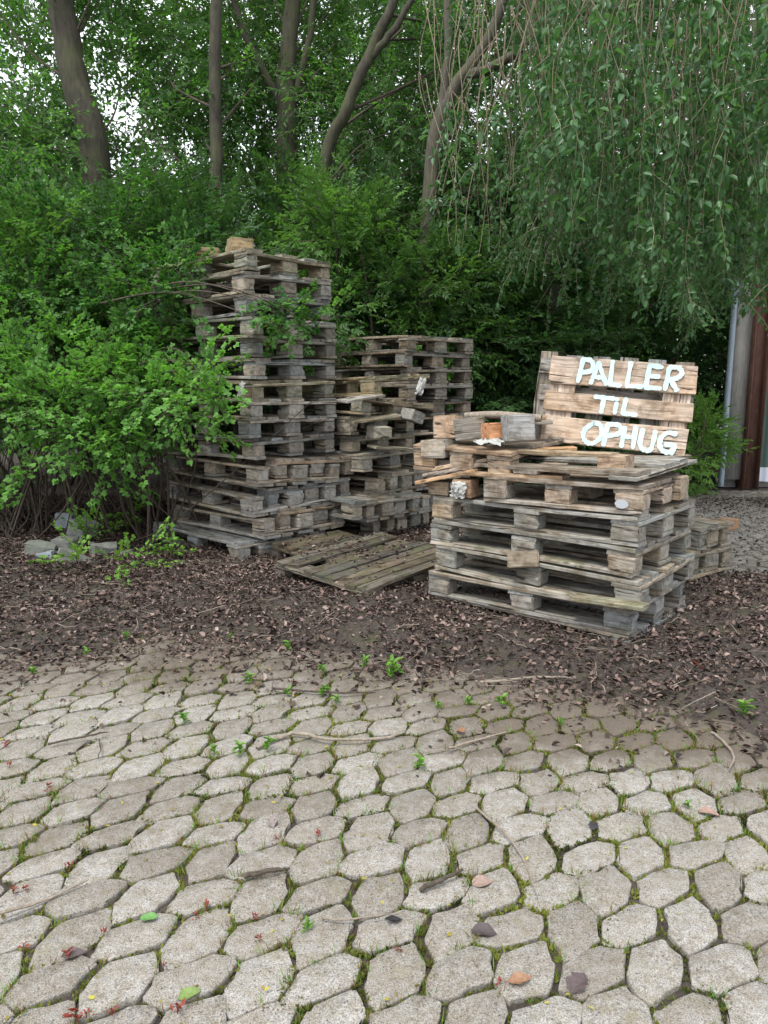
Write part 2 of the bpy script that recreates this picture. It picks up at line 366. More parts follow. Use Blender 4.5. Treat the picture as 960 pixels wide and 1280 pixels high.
    col = mix(nt, math_n(nt, 'MULTIPLY', ramp(nt, vo.outputs['Distance'], [(.12, 1.0), (.24, 0.0)]), ramp(nt, noise(nt, p, 17, 2), [(.46, 0.0), (.56, .85)])), col, (.06, .05, .045))
    col = mix(nt, math_n(nt, 'MULTIPLY', ramp(nt, noise(nt, p, 5.5, 6, .75), [(.56, 0.0), (.68, .55)]), ramp(nt, sp, [(.3, .4), (.6, 1.0)])), col, (.19, .175, .095))
    dm = math_n(nt, 'ADD', d.outputs['Fac'], math_n(nt, 'MULTIPLY', math_n(nt, 'SUBTRACT', noise(nt, p, 11, 8, .75), .5), 1.35))
    soil = ramp(nt, sp, [(.3, (.050, .038, .028)), (.7, (.155, .125, .095))])
    col = mix(nt, ramp(nt, dm, [(.22, 0.0), (.78, .90)]), col, soil)
    L.new(col, b.inputs['Base Color']); b.inputs['Roughness'].default_value = .82; b.inputs['Specular IOR Level'].default_value = .3
    bump(nt, b, math_n(nt, 'ADD', sp, md), .5, .003)
    me = mesh_np('paving', V, Q, mat, np.repeat(tint, nr * m))
    bb = bed(V[:, 0], V[:, 1]); soilpatch = .35 * sm(.55, .8, vnoise(V[:, 0], V[:, 1], 1.7, 9)) + .45 * np.exp(-((V[:, 0] - .38) / .28) ** 2 - ((V[:, 1] - 2.45) / .3) ** 2)
    dirt = sm(-.85, .12, bb) * .72 + soilpatch
    rp = right_path(V[:, 0], V[:, 1]); dirt = dirt * (1 - rp) + rp * (.16 + .35 * sm(7.0, 8.6, V[:, 1]))
    wet = sm(1.2, 1.6, V[:, 0]) * (1 - rp) * sm(2.6, 2.9, V[:, 1]); dirt = dirt * (1 - .45 * wet)
    at_ = me.attributes.new('dirt', 'FLOAT', 'POINT'); at_.data.foreach_set('value', dirt.astype(np.float32))
    tag(obj('paving', me), kind='structure')
    # moss, grass blades and dry stalks that grow in the joints
    e0, e1 = edges, np.roll(edges, -1, 1); e0, e1 = e0[:, :3].reshape(-1, 2), e1[:, :3].reshape(-1, 2)
    Ce = np.repeat(np.stack([I, J], -1) * A_, 3, 0)
    per = 11; t = rng.random((len(e0), per, 1)); pts = (Ce[:, None] + e0[:, None] * (1 - t) + e1[:, None] * t).reshape(-1, 2)
    x, y = lat(pts); x = x + rng.normal(0, .0038, len(x)); y = y + rng.normal(0, .0038, len(y))
    bb = bed(x, y); dens = (.40 + 1.1 * sm(.36, .62, vnoise(x, y, 3.4, 6)) + .9 * np.exp(-((x + .05) / .7) ** 2 - ((y - 2.55) / .4) ** 2)) * (1 - .8 * sm(-.5, .1, bb)) * (y < 4.2) * (1 - .5 * sm(2.6, 3.4, y))
    ok = rng.random(len(x)) < dens; x, y = x[ok], y[ok]
    acc = Acc(); nb = 7; n = len(x)
    bx = np.repeat(x, nb) + rng.normal(0, .0045, n * nb); by = np.repeat(y, nb) + rng.normal(0, .0045, n * nb)
    base = np.stack([bx, by, np.full(n * nb, -.010)], -1); az = rng.random(n * nb) * 2 * math.pi; el = rng.uniform(.25, 1.35, n * nb)
    D = np.stack([np.cos(az) * np.cos(el), np.sin(az) * np.cos(el), np.sin(el)], -1)
    ln = rng.uniform(.006, .018, n * nb); tt = np.clip(np.repeat(vnoise(x, y, 6, 1), nb) * 1.35 - .12 + rng.normal(0, .16, n * nb), 0, 1)
    V, Q = kites(base, D, ln, ln * .45); acc.add(V, Q, np.repeat(tt, 4))
    acc_o = acc.build('moss', MOSS); tag(acc_o, 'yellow green moss filling the joints between the pavers', 'moss', kind='stuff')
    acc = Acc(); pick = rng.random(len(x)) < .12 + .34 * sm(.45, .7, vnoise(x, y, 3.3, 8)); x, y = x[pick], y[pick]; n = len(x); nb = 4
    bx = np.repeat(x, nb) + rng.normal(0, .005, n * nb); by = np.repeat(y, nb) + rng.normal(0, .005, n * nb)
    el = rng.uniform(.8, 1.5, n * nb); az = rng.random(n * nb) * 6.283
    D = np.stack([np.cos(az) * np.cos(el), np.sin(az) * np.cos(el), np.sin(el)], -1); ln = rng.uniform(.014, .046, n * nb)
    V, Q = kites(np.stack([bx, by, np.full(n * nb, -.008)], -1), D, ln, np.full(n * nb, .0022)); g = rng.random(n * nb) < .45
    acc.add(V, Q, np.repeat(rng.random(n * nb), 4)); acc.m[0] = g.astype(int)
    tag(acc.build('grass', [STALK, LEAF_WEED]), 'thin dry stalks and grass blades sprouting from the paving joints', 'grass', kind='stuff')
paving()

def litter():
    n = 270000; x = rng.uniform(-5.5, 5.2, n); y = 2.2 + rng.random(n) ** .8 * 6.2
    b = bed(x, y); rp = right_path(x, y)
    dens = sm(-.10, .22, b) + .22 * sm(-.55, .05, b) ** 2 + .05 * sm(-1.0, 0, b) + .035 * sm(-2.0, -.1, b)
    dens = dens * (1 - .93 * rp) + rp * (.025 + .25 * sm(7.5, 8.4, y))
    wet = sm(1.25, 1.6, x) * sm(4.5, 4.2, y) * sm(.42, .55, vnoise(x, y, 2.1, 12)); dens = dens * (1 - .45 * wet) * (np.abs(x) < .62 * y + .8)
    dens = dens * (.35 + .65 * sm(.30, .52, vnoise(x, y, 5.2, 31)))
    ok = rng.random(n) < dens; x, y, b = x[ok], y[ok], b[ok]; n = len(x)
    az = rng.random(n) * 6.283; el = rng.normal(0.05, .38, n)
    D = np.stack([np.cos(az) * np.cos(el), np.sin(az) * np.cos(el), np.sin(el)], -1)
    up = np.stack([rng.normal(0, .45, n), rng.normal(0, .45, n), np.ones(n)], -1)
    z = np.maximum(hz(x, y), -.002) + .006 + .020 * rng.random(n) * sm(-.1, .3, b)
    L = .009 + .030 * rng.random(n) ** 1.7; W = L * rng.uniform(.34, .8, n)
    V, Q = blades(np.stack([x, y, z], -1), D, L, W, up, .22, .16)
    t = np.clip(rng.beta(1.4, 1.9, n) + .25 * (vnoise(x, y, 2.0, 3) - .5), 0, 1)
    acc = Acc(); acc.add(V, Q, np.repeat(t, 6)); tag(acc.build('leaf_litter', LITTER), 'brown dead leaves lying thick round the pallet stacks', 'leaf litter', kind='stuff')
    acc = Acc()
    for k in range(1150):
        while True:
            px, py = rnd.uniform(-4, 4.0), rnd.uniform(2.3, 6.2)
            bb = float(bed(px, py))
            if abs(px) < .6 * py + .4 and (bb > -.05 or rnd.random() < .05): break
        a = rnd.random() * 6.283; ln = rnd.uniform(.06, .32) * (1 if rnd.random() < .85 else 1.8); m = 5
        P = []
        for i in range(m):
            P.append((px, py, float(max(hz(px, py), 0)) + rnd.uniform(.012, .030))); px += math.cos(a) * ln / m; py += math.sin(a) * ln / m; a += rnd.gauss(0, .22)
        r = rnd.uniform(.0012, .0032); V, Q = tube(P, np.linspace(r, r * .5, m), 4); acc.add(V, Q, .5, int(rnd.random() < .45))
    tag(acc.build('twig_litter', [TWIG_BROWN, TWIG_PALE]), 'thin dry twigs scattered over the dead leaves', 'twigs', kind='stuff')
litter()

# ---------------------------------------------------------------- pallets
_pool = {}
def board_mesh(L, W, T, mat, var, broken=False):
    key = ('b', round(L, 3), round(W, 3), round(T, 4), mat.name, var, broken)
    if key in _pool: return _pool[key]
    r = random.Random(hash(key[1:4]) % 99991 + var * 77 + (500 if broken else 0)); n = 11; c = min(.0035, T * .2)
    sec = [(-W / 2 + c, -T / 2), (W / 2 - c, -T / 2), (W / 2, -T / 2 + c), (W / 2, T / 2 - c), (W / 2 - c, T / 2), (-W / 2 + c, T / 2), (-W / 2, T / 2 - c), (-W / 2, -T / 2 + c)]
    sag, cup, tw, bow = r.gauss(0, .0035) * L, r.gauss(0, .0012), r.gauss(0, .012), r.gauss(0, .002) * L
    e0, e1 = [r.uniform(-.012, .002) for _ in range(2)], [r.uniform(-.012, .002) for _ in range(2)]
    if broken: e1 = [r.uniform(-.16, -.02), r.uniform(-.06, 0)]
    V, Fc = [], []
    for i in range(n):
        t = i / (n - 1); x = -L / 2 + L * t; s = math.sin(math.pi * t)
        for k, (y, z) in enumerate(sec):
            xx = x; f = (y / W + .5)
            if i == 0: xx -= e0[0] * (1 - f) + e0[1] * f + r.uniform(-.003, .003)
            if i == n - 1: xx += e1[0] * (1 - f) + e1[1] * f + (r.uniform(-.02, .012) if broken else r.uniform(-.003, .003))
            if i == n - 2 and broken: xx += .45 * (e1[0] * (1 - f) + e1[1] * f)
            yy = y + bow * s + r.gauss(0, .0011); zz = z + sag * s + cup * (1 - (2 * y / W) ** 2) + tw * (t - .5) * y + r.gauss(0, .0007)
            V.append((xx, yy, zz))
    for i in range(n - 1):
        for k in range(8): Fc.append((i * 8 + k, (i + 1) * 8 + k, (i + 1) * 8 + (k + 1) % 8, i * 8 + (k + 1) % 8))
    Fc.append(tuple(range(8))); Fc.append(tuple(reversed(range((n - 1) * 8, n * 8))))
    Fc = [tuple(reversed(f)) for f in Fc]
    _pool[key] = mesh_py('board', V, Fc, mat); return _pool[key]
def block_mesh(L, W, H, mat, var):
    key = ('k', round(L, 3), round(W, 3), round(H, 3), mat.name, var)
    if key in _pool: return _pool[key]
    r = random.Random(var * 131 + int(L * 1000) * 7 + int(W * 1000)); import bmesh
    bm = bmesh.new(); bmesh.ops.create_cube(bm, size=1)
    for v in bm.verts: v.co = Vector((v.co.x * L * r.uniform(.94, 1.0), v.co.y * W * r.uniform(.93, 1.0), v.co.z * H))
    bmesh.ops.bevel(bm, geom=bm.edges[:], offset=.005, segments=2, affect='EDGES')
    bmesh.ops.subdivide_edges(bm, edges=[e for e in bm.edges if e.calc_length() > .05], cuts=2, use_grid_fill=True)
    chip = Vector((r.choice((-1, 1)) * L / 2, r.choice((-1, 1)) * W / 2, r.choice((-1, 1)) * H / 2))
    for v in bm.verts:
        d = (v.co - chip).length
        if d < .05 and var % 2: v.co *= .90
        flat = abs(abs(v.co.z) - H / 2) < .002
        v.co += Vector((r.gauss(0, .0012), r.gauss(0, .0012), 0 if flat else r.gauss(0, .001)))
    me = bpy.data.meshes.new('block'); bm.to_mesh(me); bm.free(); me.materials.append(mat); _pool[key] = me; return me

GREY, BROWN, DARK, GREEN, PALE = (.275, .262, .238), (.31, .25, .185), (.20, .180, .152), (.245, .235, .185), (.45, .36, .27)
def tintc(c, r, s=.18):
    k = r.uniform(1 - s * 1.6, 1 + s * 1.3); w = r.uniform(-s, s) * .5
    return (c[0] * k * (1 + w), c[1] * k, c[2] * k * (1 - w))
def pallet(label, group, loc, yaw, base=GREY, L=1.2, W=.8, seed=0, flip=False, tilt=(0, 0), mat=None, skip=(), broken=(), slats=5, bottoms=True, blocks=9, name='wooden_pallet', bh=.078):
    """origin at the middle of the pallet's underside; x runs along its length"""
    mat = mat or WOOD; r = random.Random(seed * 7 + 5)
    root = empty(name, label=label, cat='pallet', group=group)
    T = .022; H = T * 3 + bh
    M = Matrix.Translation(loc) @ Matrix.Rotation(yaw, 4, 'Z') @ Euler((tilt[0], tilt[1], 0)).to_matrix().to_4x4()
    if flip: M = M @ Matrix.Translation((0, 0, H)) @ Matrix.Rotation(math.pi, 4, 'X')
    root.matrix_world = M
    def put(nm, me, x, y, z, rz=0.0, c=None, ry=0.0):
        o = obj(nm, me, root, (x, y, z), (r.choice((0, math.pi)) if nm != 'block' else 0, ry, rz + r.choice((0, math.pi))), tintc(c or base, r))
        return o
    q = 'broken' in skip
    if slats == 5: ys = [(-W / 2 + .0725, .145), (-W * .235, .1), (0, .145), (W * .235, .1), (W / 2 - .0725, .145)]
    else: ys = [(-W / 2 + .05 + i * (W - .1) / (slats - 1), min(.1, W / slats * .86)) for i in range(slats)]
    for i, (y, w) in enumerate(ys):
        if ('d', i) in skip: continue
        put('deck_board', board_mesh(L, w, T, mat, r.randrange(5), ('d', i) in broken), r.uniform(-.006, .006), y, T * 2.5 + bh, r.gauss(0, .004))
    xs = (-L / 2 + .0725, 0, L / 2 - .0725)
    for i, x in enumerate(xs):
        if ('s', i) in skip: continue
        put('stringer_board', board_mesh(W, .145, T - .0012, mat, r.randrange(5), ('s', i) in broken), x, r.uniform(-.004, .004), T * 1.5 + bh, math.pi / 2)
    bys = ((-W / 2 + .05, .1), (0, .145), (W / 2 - .05, .1))
    for i, x in enumerate(xs):
        for j, (y, w) in enumerate(bys):
            if ('k', i, j) in skip: continue
            put('block', block_mesh(.145, w, bh - .001, mat, r.randrange(8)), x + r.uniform(-.006, .006), y + r.uniform(-.006, .006), T + bh / 2, r.gauss(0, .02))
    if bottoms:
        for j, (y, w) in enumerate(bys):
            if ('b', j) in skip: continue
            put('bottom_board', board_mesh(L, w, T - .0012, mat, r.randrange(5), ('b', j) in broken), r.uniform(-.006, .006), y, T / 2, r.gauss(0, .003))
    return root
def U(deg): return Vector((math.cos(math.radians(deg)), math.sin(math.radians(deg)), 0))
ORD = ['first', 'second', 'third', 'fourth', 'fifth', 'sixth', 'seventh', 'eighth', 'ninth', 'tenth', 'eleventh', 'twelfth', 'thirteenth', 'fourteenth', 'fifteenth', 'sixteenth', 'seventeenth']
def stack(near, long_deg, plan, what, group, z0, base, seed, adj, drift=(0, 0), jit=1.0, tl=1.0, up=False):
    """plan from the ground up: 'n' a pallet, 'p' a nested pair (one upside down below, one pushed down between its blocks)"""
    z = z0; tot = sum(2 if c == 'p' else 1 for c in plan); k = 0; r = random.Random(seed); out = []
    lx, sy = U(long_deg), U(long_deg - 90)
    for n, c in enumerate(plan):
        off = lx * r.gauss(0, .016) * jit + sy * r.gauss(0, .014) * jit + Vector((*drift, 0)) * n
        cen = Vector((near[0], near[1], 0)) + lx * .6 + sy * .4 + off; yaw = math.radians(long_deg) + r.gauss(0, .02)
        def lab(i):
            m = tot - 1 - i
            if up: return '%s, %s of %s' % (adj[i % len(adj)], 'lowest' if i == 0 else ORD[i] + ' from the ground', what)
            return '%s, %s of %s' % (adj[i % len(adj)], 'topmost' if m == 0 else 'lowest' if i == 0 else ORD[m] + ' from the top', what)
        b = base(k, tot); ti = (r.gauss(0, .010) * tl, r.gauss(0, .009) * tl)
        br = {('d', r.choice((0, 4)))} if r.random() < .4 else set(); br |= {('b', r.choice((0, 2)))} if r.random() < .3 else set(); sk = {('d', r.choice((1, 3)))} if r.random() < .35 else set()
        if c == 'n':
            out.append(pallet(lab(k), group, cen + Vector((0, 0, z)), yaw, b, seed=seed * 31 + k, tilt=ti, mat=WOOD_MOSS if k >= tot - 2 else WOOD, broken=br, skip=sk)); z += .144; k += 1
        else:
            out.append(pallet(lab(k), group, cen + Vector((0, 0, z)), yaw, b, seed=seed * 31 + k, flip=True, tilt=ti))
            s = r.choice((1, 1, -1)) * .175
            out.append(pallet(lab(k + 1), group, cen + sy * s + lx * r.uniform(-.05, .05) + Vector((0, 0, z + .0445)), yaw + r.gauss(0, .008), base(k + 1, tot), seed=seed * 31 + k + 1, tilt=ti, broken=br)); z += .1895; k += 2
    return z, out

pick = lambda *cs: (lambda k, t: cs[(k * 7 + 3) % len(cs)])
A_NEAR = on(326, 700, .04)
zA, _ = stack(A_NEAR, 137, 'pppp' + 'n' * 10, 'the tall tower by the bush', 'pallets of the tall tower', -.015, lambda k, t: [GREY, (.25, .24, .22), (.30, .275, .24), (.29, .25, .205)][(k * 5) % 4] if k < 11 else [GREY, (.25, .235, .205), GREEN][k % 3], 3,
               ['grey weathered pallet', 'worn split pallet', 'silvery dry pallet'], (-.0045, .0045), 1.5, 1.7)
C1_NEAR = (A_NEAR.x + .68 * .80 + .17, A_NEAR.y + .73 * .80 + .02)
zC, _ = stack(C1_NEAR, 140, 'ppp' + 'nnn', 'the messy stack behind the tower', 'pallets of the messy middle stack', .02, pick((.31, .29, .245), (.26, .24, .20), (.33, .30, .25)), 8, ['darkened old pallet', 'rough mossy pallet'], jit=3.2, tl=3.0, up=True)
C2_NEAR = at(507, 600, 6.75)
zD, _ = stack((C2_NEAR.x, C2_NEAR.y), 126, 'n' * 12, 'the dark rear stack', 'pallets of the dark rear stack', .0, pick(DARK, (.23, .21, .18), (.25, .23, .195)), 12, ['dark damp pallet', 'blackish mossy pallet'])
B_NEAR = on(789, 815, .0)
zB, _ = stack((B_NEAR.x, B_NEAR.y), 140, 'n' * 5, 'the front stack under the painted sign', 'pallets of the front stack', -.070, lambda k, t: [(.25, .24, .215), (.265, .252, .225), (.25, .242, .212), (.275, .255, .22), (.285, .262, .225)][k % 5], 21, ['solid weathered pallet', 'grey split pallet'], jit=.45, up=True)

def plank(label, loc, yaw, tilt, L, W, T, c, group=None, mat=None, var=0, broken=False, roll=0.0):
    o = obj('loose_plank', board_mesh(L, W, T, mat or WOOD_DRY, var, broken), None, loc, None, c); o.rotation_euler = Euler((roll, tilt, yaw), 'XYZ')
    return tag(o, label, 'plank', group)
def loose_block(label, loc, yaw, c, dims=(.145, .1, .078), mat=None, var=0, rot=(0, 0), name='wood_block', group=None):
    o = obj(name, block_mesh(*dims, mat or WOOD, var), None, loc, (rot[0], rot[1], yaw), c); return tag(o, label, 'wood block', group)

# top of the messy middle stack: tilted broken pallets
cm = Vector((*C1_NEAR, 0)) + U(140) * .6 + U(50) * .45
pallet('broken pallet tipped sideways, a torn plastic strip on its end, in the middle stack', 'pallets of the messy middle stack', cm + Vector((.05, -.03, zC + .0)), math.radians(133), (.27, .24, .18), seed=301, tilt=(.10, -.02), skip={('k', 0, 0), ('b', 0), ('k', 1, 0)}, broken={('d', 0)})
pallet('topmost bent pallet lying crooked over the messy middle stack', 'pallets of the messy middle stack', cm + Vector((.02, .0, zC + .165)), math.radians(144), (.30, .26, .17), seed=302, tilt=(-.04, .05), skip={('k', 0, 0), ('k', 0, 1), ('b', 0), ('b', 1)}, broken={('d', 1)}, mat=WOOD_MOSS)
for i, (px, py, d, yw, ti, L, c, lb) in enumerate([(470, 523, 5.75, 50, -.05, .62, (.26, .24, .18), 'slanting plank wedged low in the messy middle stack'), (492, 560, 5.85, 46, .10, .5, (.30, .27, .21), 'short plank sticking out of the messy middle stack'), (455, 497, 5.7, 58, -.08, .6, (.33, .31, .28), 'pale rolled board lying on the broken top of the messy middle stack')]):
    o = obj('loose_plank', board_mesh(L, .1, .021, WOOD, i, True), None, at(px, py, d), None, c); o.rotation_euler = Euler((.1, ti, math.radians(yw)), 'XYZ'); tag(o, lb, 'plank')
for i, (px, py, d, c, lb) in enumerate([(516, 520, 5.95, (.30, .29, .26), 'tilted grey block on the messy middle stack'), (474, 540, 5.72, (.32, .30, .24), 'pale block sitting loose in the messy middle stack')]):
    ob_ = obj('wood_block', block_mesh(.145, .145, .09, WOOD, i), None, at(px, py, d), (.1, .3 - .3 * i, .8), c); tag(ob_, lb, 'wood block')
# flattened pallets on the litter in front
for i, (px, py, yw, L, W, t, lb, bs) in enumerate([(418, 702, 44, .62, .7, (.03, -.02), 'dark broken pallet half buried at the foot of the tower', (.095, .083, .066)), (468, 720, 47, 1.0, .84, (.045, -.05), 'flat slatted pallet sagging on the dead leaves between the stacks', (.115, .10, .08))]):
    p = on(px, py, .06); pallet(lb, None, (p.x, p.y + .12, .015), math.radians(yw), bs, L=L, W=W, seed=340 + i, tilt=t, slats=9, bottoms=False, mat=WOOD_MOSS, broken={('d', 1), ('d', 2), ('d', 5), ('d', 7)}, skip={('k', 0, 1), ('d', 3 + 3 * i)})

# ---- what lies on the front stack
bx, by = Vector((B_NEAR.x, B_NEAR.y, 0)), None
lx, sy = U(140), U(50)
def onB(a, b, z): return bx + lx * a + sy * b + Vector((0, 0, z))
yB = math.radians(140)
pallet('short brown pallet with a white patch on its corner block, on the front stack', None, onB(.43, .36, zB + .003), yB + .03, (.30, .26, .215), L=.86, W=.72, seed=401, tilt=(.004, .012), slats=5, skip={('k', 2, 0), ('k', 2, 1), ('b', 1)}, broken={('d', 0)}, mat=WOOD_DRY)
pallet('crooked pallet with boards hanging down, under the painted sign', None, onB(.60, .41, zB + .080), yB - .02, (.25, .228, .195), L=1.2, W=.8, seed=402, tilt=(-.035, .012), bottoms=False, skip={('k', 0, 0), ('k', 1, 0), ('k', 2, 0), ('k', 0, 1), ('k', 0, 2), ('k', 1, 1), ('k', 1, 2), ('k', 2, 1), ('k', 2, 2), ('d', 3)}, broken={('d', 0)}, mat=WOOD_DRY)
pallet('tipped half pallet with a brown underside, among the broken blocks', None, onB(1.02, .34, zB + .165), yB + .06, (.27, .215, .16), L=.62, W=.7, seed=403, tilt=(-.09, -.03), skip={('k', 0, 0), ('k', 0, 1), ('b', 0), ('b', 1), ('k', 1, 0)}, mat=WOOD_DRY, slats=5)
G_B = 'splintered planks in the heap on the front stack'
for i, (a, b, z, yw, ti, L, W, c, lb) in enumerate([
    (1.04, .04, .185, 20, .20, .36, .10, PALE, 'freshly split plank at the top of the three fanned planks'),
    (1.07, .02, .152, 14, .22, .34, .10, (.30, .27, .24), 'grey plank in the middle of the three fanned planks'),
    (1.08, .00, .118, 10, .24, .38, .10, (.38, .26, .16), 'orange edged plank, lowest of the three fanned planks'),
    (.72, .05, .150, 8, .02, .62, .11, (.35, .26, .18), 'long brown plank jutting toward the paving beneath the tilted half pallet'),
    (.66, .42, .235, 60, -.10, .42, .09, PALE, 'pale plank stub leaning against the foot of the painted sign'),
    (.70, .36, .262, 38, .05, .36, .09, (.42, .27, .15), 'orange tinted plank stub behind the foot of the painted sign'),
    (.74, .48, .290, 75, .08, .40, .10, (.26, .22, .18), 'dark plank end poking out above the orange plank stub'),
    (.95, .50, .31, 12, .0, .60, .10, (.20, .18, .15), 'dark plank lying flat at the back of the block heap')]):
    plank(lb, onB(a, b, zB + z), yB + math.radians(yw), ti, L, W, .021, c, G_B, var=i % 5, broken=i % 3 == 0)
for i, (a, b, z, yw, c, dm, rot, lb) in enumerate([
    (1.16, .10, .352, 10, (.38, .28, .20), (.145, .1, .13), (.1, .05), 'pale brown block standing at the outer end of the front stack'),
    (1.02, .12, .350, 25, (.22, .20, .17), (.17, .15, .12), (0, .1), 'split dark grey block with an orange torn edge on the front stack'),
    (.86, .10, .340, 60, (.50, .25, .13), (.11, .10, .09), (.08, 0), 'small orange block bedded in white plastic on the front stack'),
    (.74, .14, .362, 50, (.30, .30, .29), (.16, .15, .14), (.05, .04), 'big round edged grey block beside the orange block'),
    (1.18, .06, .235, 5, (.36, .34, .30), (.16, .2, .10), (.0, .05), 'whitish frayed block low at the outer end of the front stack'),
    (1.16, .04, .015, 8, (.33, .26, .19), (.145, .1, .078), (0, 0), 'low brown block on the outer corner of the front stack'),
    (.20, .18, .20, 4, (.36, .27, .19), (.145, .145, .09), (0, 0), 'brown block standing below the painted sign'),
    (.05, .55, .06, 2, (.36, .29, .21), (.145, .145, .12), (0, 0), 'greyish block at the rear corner below the painted sign')]):
    loose_block(lb, onB(a, b, zB + z + .03), yB + math.radians(yw), c, dm, WOOD_DRY, i, rot)
loose_block('brown wedge block jammed crookedly between the middle pallets of the front stack', onB(.60, .02, .36), yB + .35, (.21, .175, .13), (.17, .13, .085), WOOD_DRY, 5, (.28, .12))
plank('mossy board end splintering out of the front stack near its corner', onB(.14, -.03, .235), yB + .03, .03, .42, .09, .024, (.24, .225, .16), mat=WOOD_MOSS, var=3, broken=True)
for i, (a, b, z, yw, ti, L, c, lb) in enumerate([(.9, .3, .40, 30, .06, .5, (.27, .24, .20), 'grey plank thrown across the block heap on the front stack'), (.55, .15, .27, 4, .01, .7, (.32, .25, .17), 'brown plank lying along the front edge below the painted sign'), (.80, .45, .43, 100, -.12, .36, (.40, .29, .19), 'short fresh plank leaning on the blocks beside the painted sign')]):
    plank(lb, onB(a, b, zB + z), yB + math.radians(yw), ti, L, .1, .021, c, G_B, var=i, broken=i != 1)
P, R = smooth_path([onB(1.12, .22, zB + .445), onB(.9, .2, zB + .455), onB(.66, .26, zB + .44)], [.018, .022, .02]); V, Q = tube(P, R, 9, .12)
acc = Acc(); acc.add(V, Q); tag(acc.build('round_post', TWIG_PALE), 'thin grey round post lying across the blocks on the front stack', 'post')
# torn block with fluff and the white patch
m_pl, nt, b_, _ = new_mat('torn_white_plastic'); b_.inputs['Base Color'].default_value = (.36, .36, .34, 1); b_.inputs['Roughness'].default_value = .55
def crumple(name, label, loc, size, seed, cat='plastic'):
    r = np.random.default_rng(seed); n = 12; u, v = np.meshgrid(np.linspace(-1, 1, n), np.linspace(-1, 1, n), indexing='ij')
    Z = r.normal(0, .24, (n, n)) + .5 * (1 - u * u) * (1 - v * v); V = np.stack([u * size[0] + r.normal(0, size[0] * .1, u.shape), v * size[1] + r.normal(0, size[1] * .1, u.shape), Z * size[2]], -1).reshape(-1, 3)
    i, j = np.meshgrid(np.arange(n - 1), np.arange(n - 1), indexing='ij'); Q = np.stack([i * n + j, (i + 1) * n + j, (i + 1) * n + j + 1, i * n + j + 1], -1).reshape(-1, 4)
    o = obj(name, mesh_np(name, V, Q, m_pl, smooth=False), None, loc); return tag(o, label, cat)
loose_block('torn block wrapped in white fluff on the front stack deck', onB(.98, .02, zB + .06), yB + .1, (.34, .22, .14), (.12, .11, .1), WOOD_DRY, 3)
o = crumple('plastic_scrap', 'white fluffy plastic torn over the block on the front stack', onB(.985, -.045, zB + .055), (.05, .045, .035), 5); o.rotation_euler = (math.radians(80), 0, math.radians(-40))
o = crumple('plastic_scrap', 'white plastic shred under the small orange block', onB(.84, .03, zB + .315), (.08, .04, .03), 6)
o = crumple('plastic_scrap', 'torn plastic strip hanging from the middle stack', at(526, 483, 5.75), (.03, .07, .03), 7); o.rotation_euler = (math.radians(75), .3, 0)
o = crumple('plastic_scrap', 'white plastic tag caught on a block of the tall tower', at(301, 487, 5.07), (.022, .05, .015), 8); o.rotation_euler = (math.radians(80), .2, -.6)

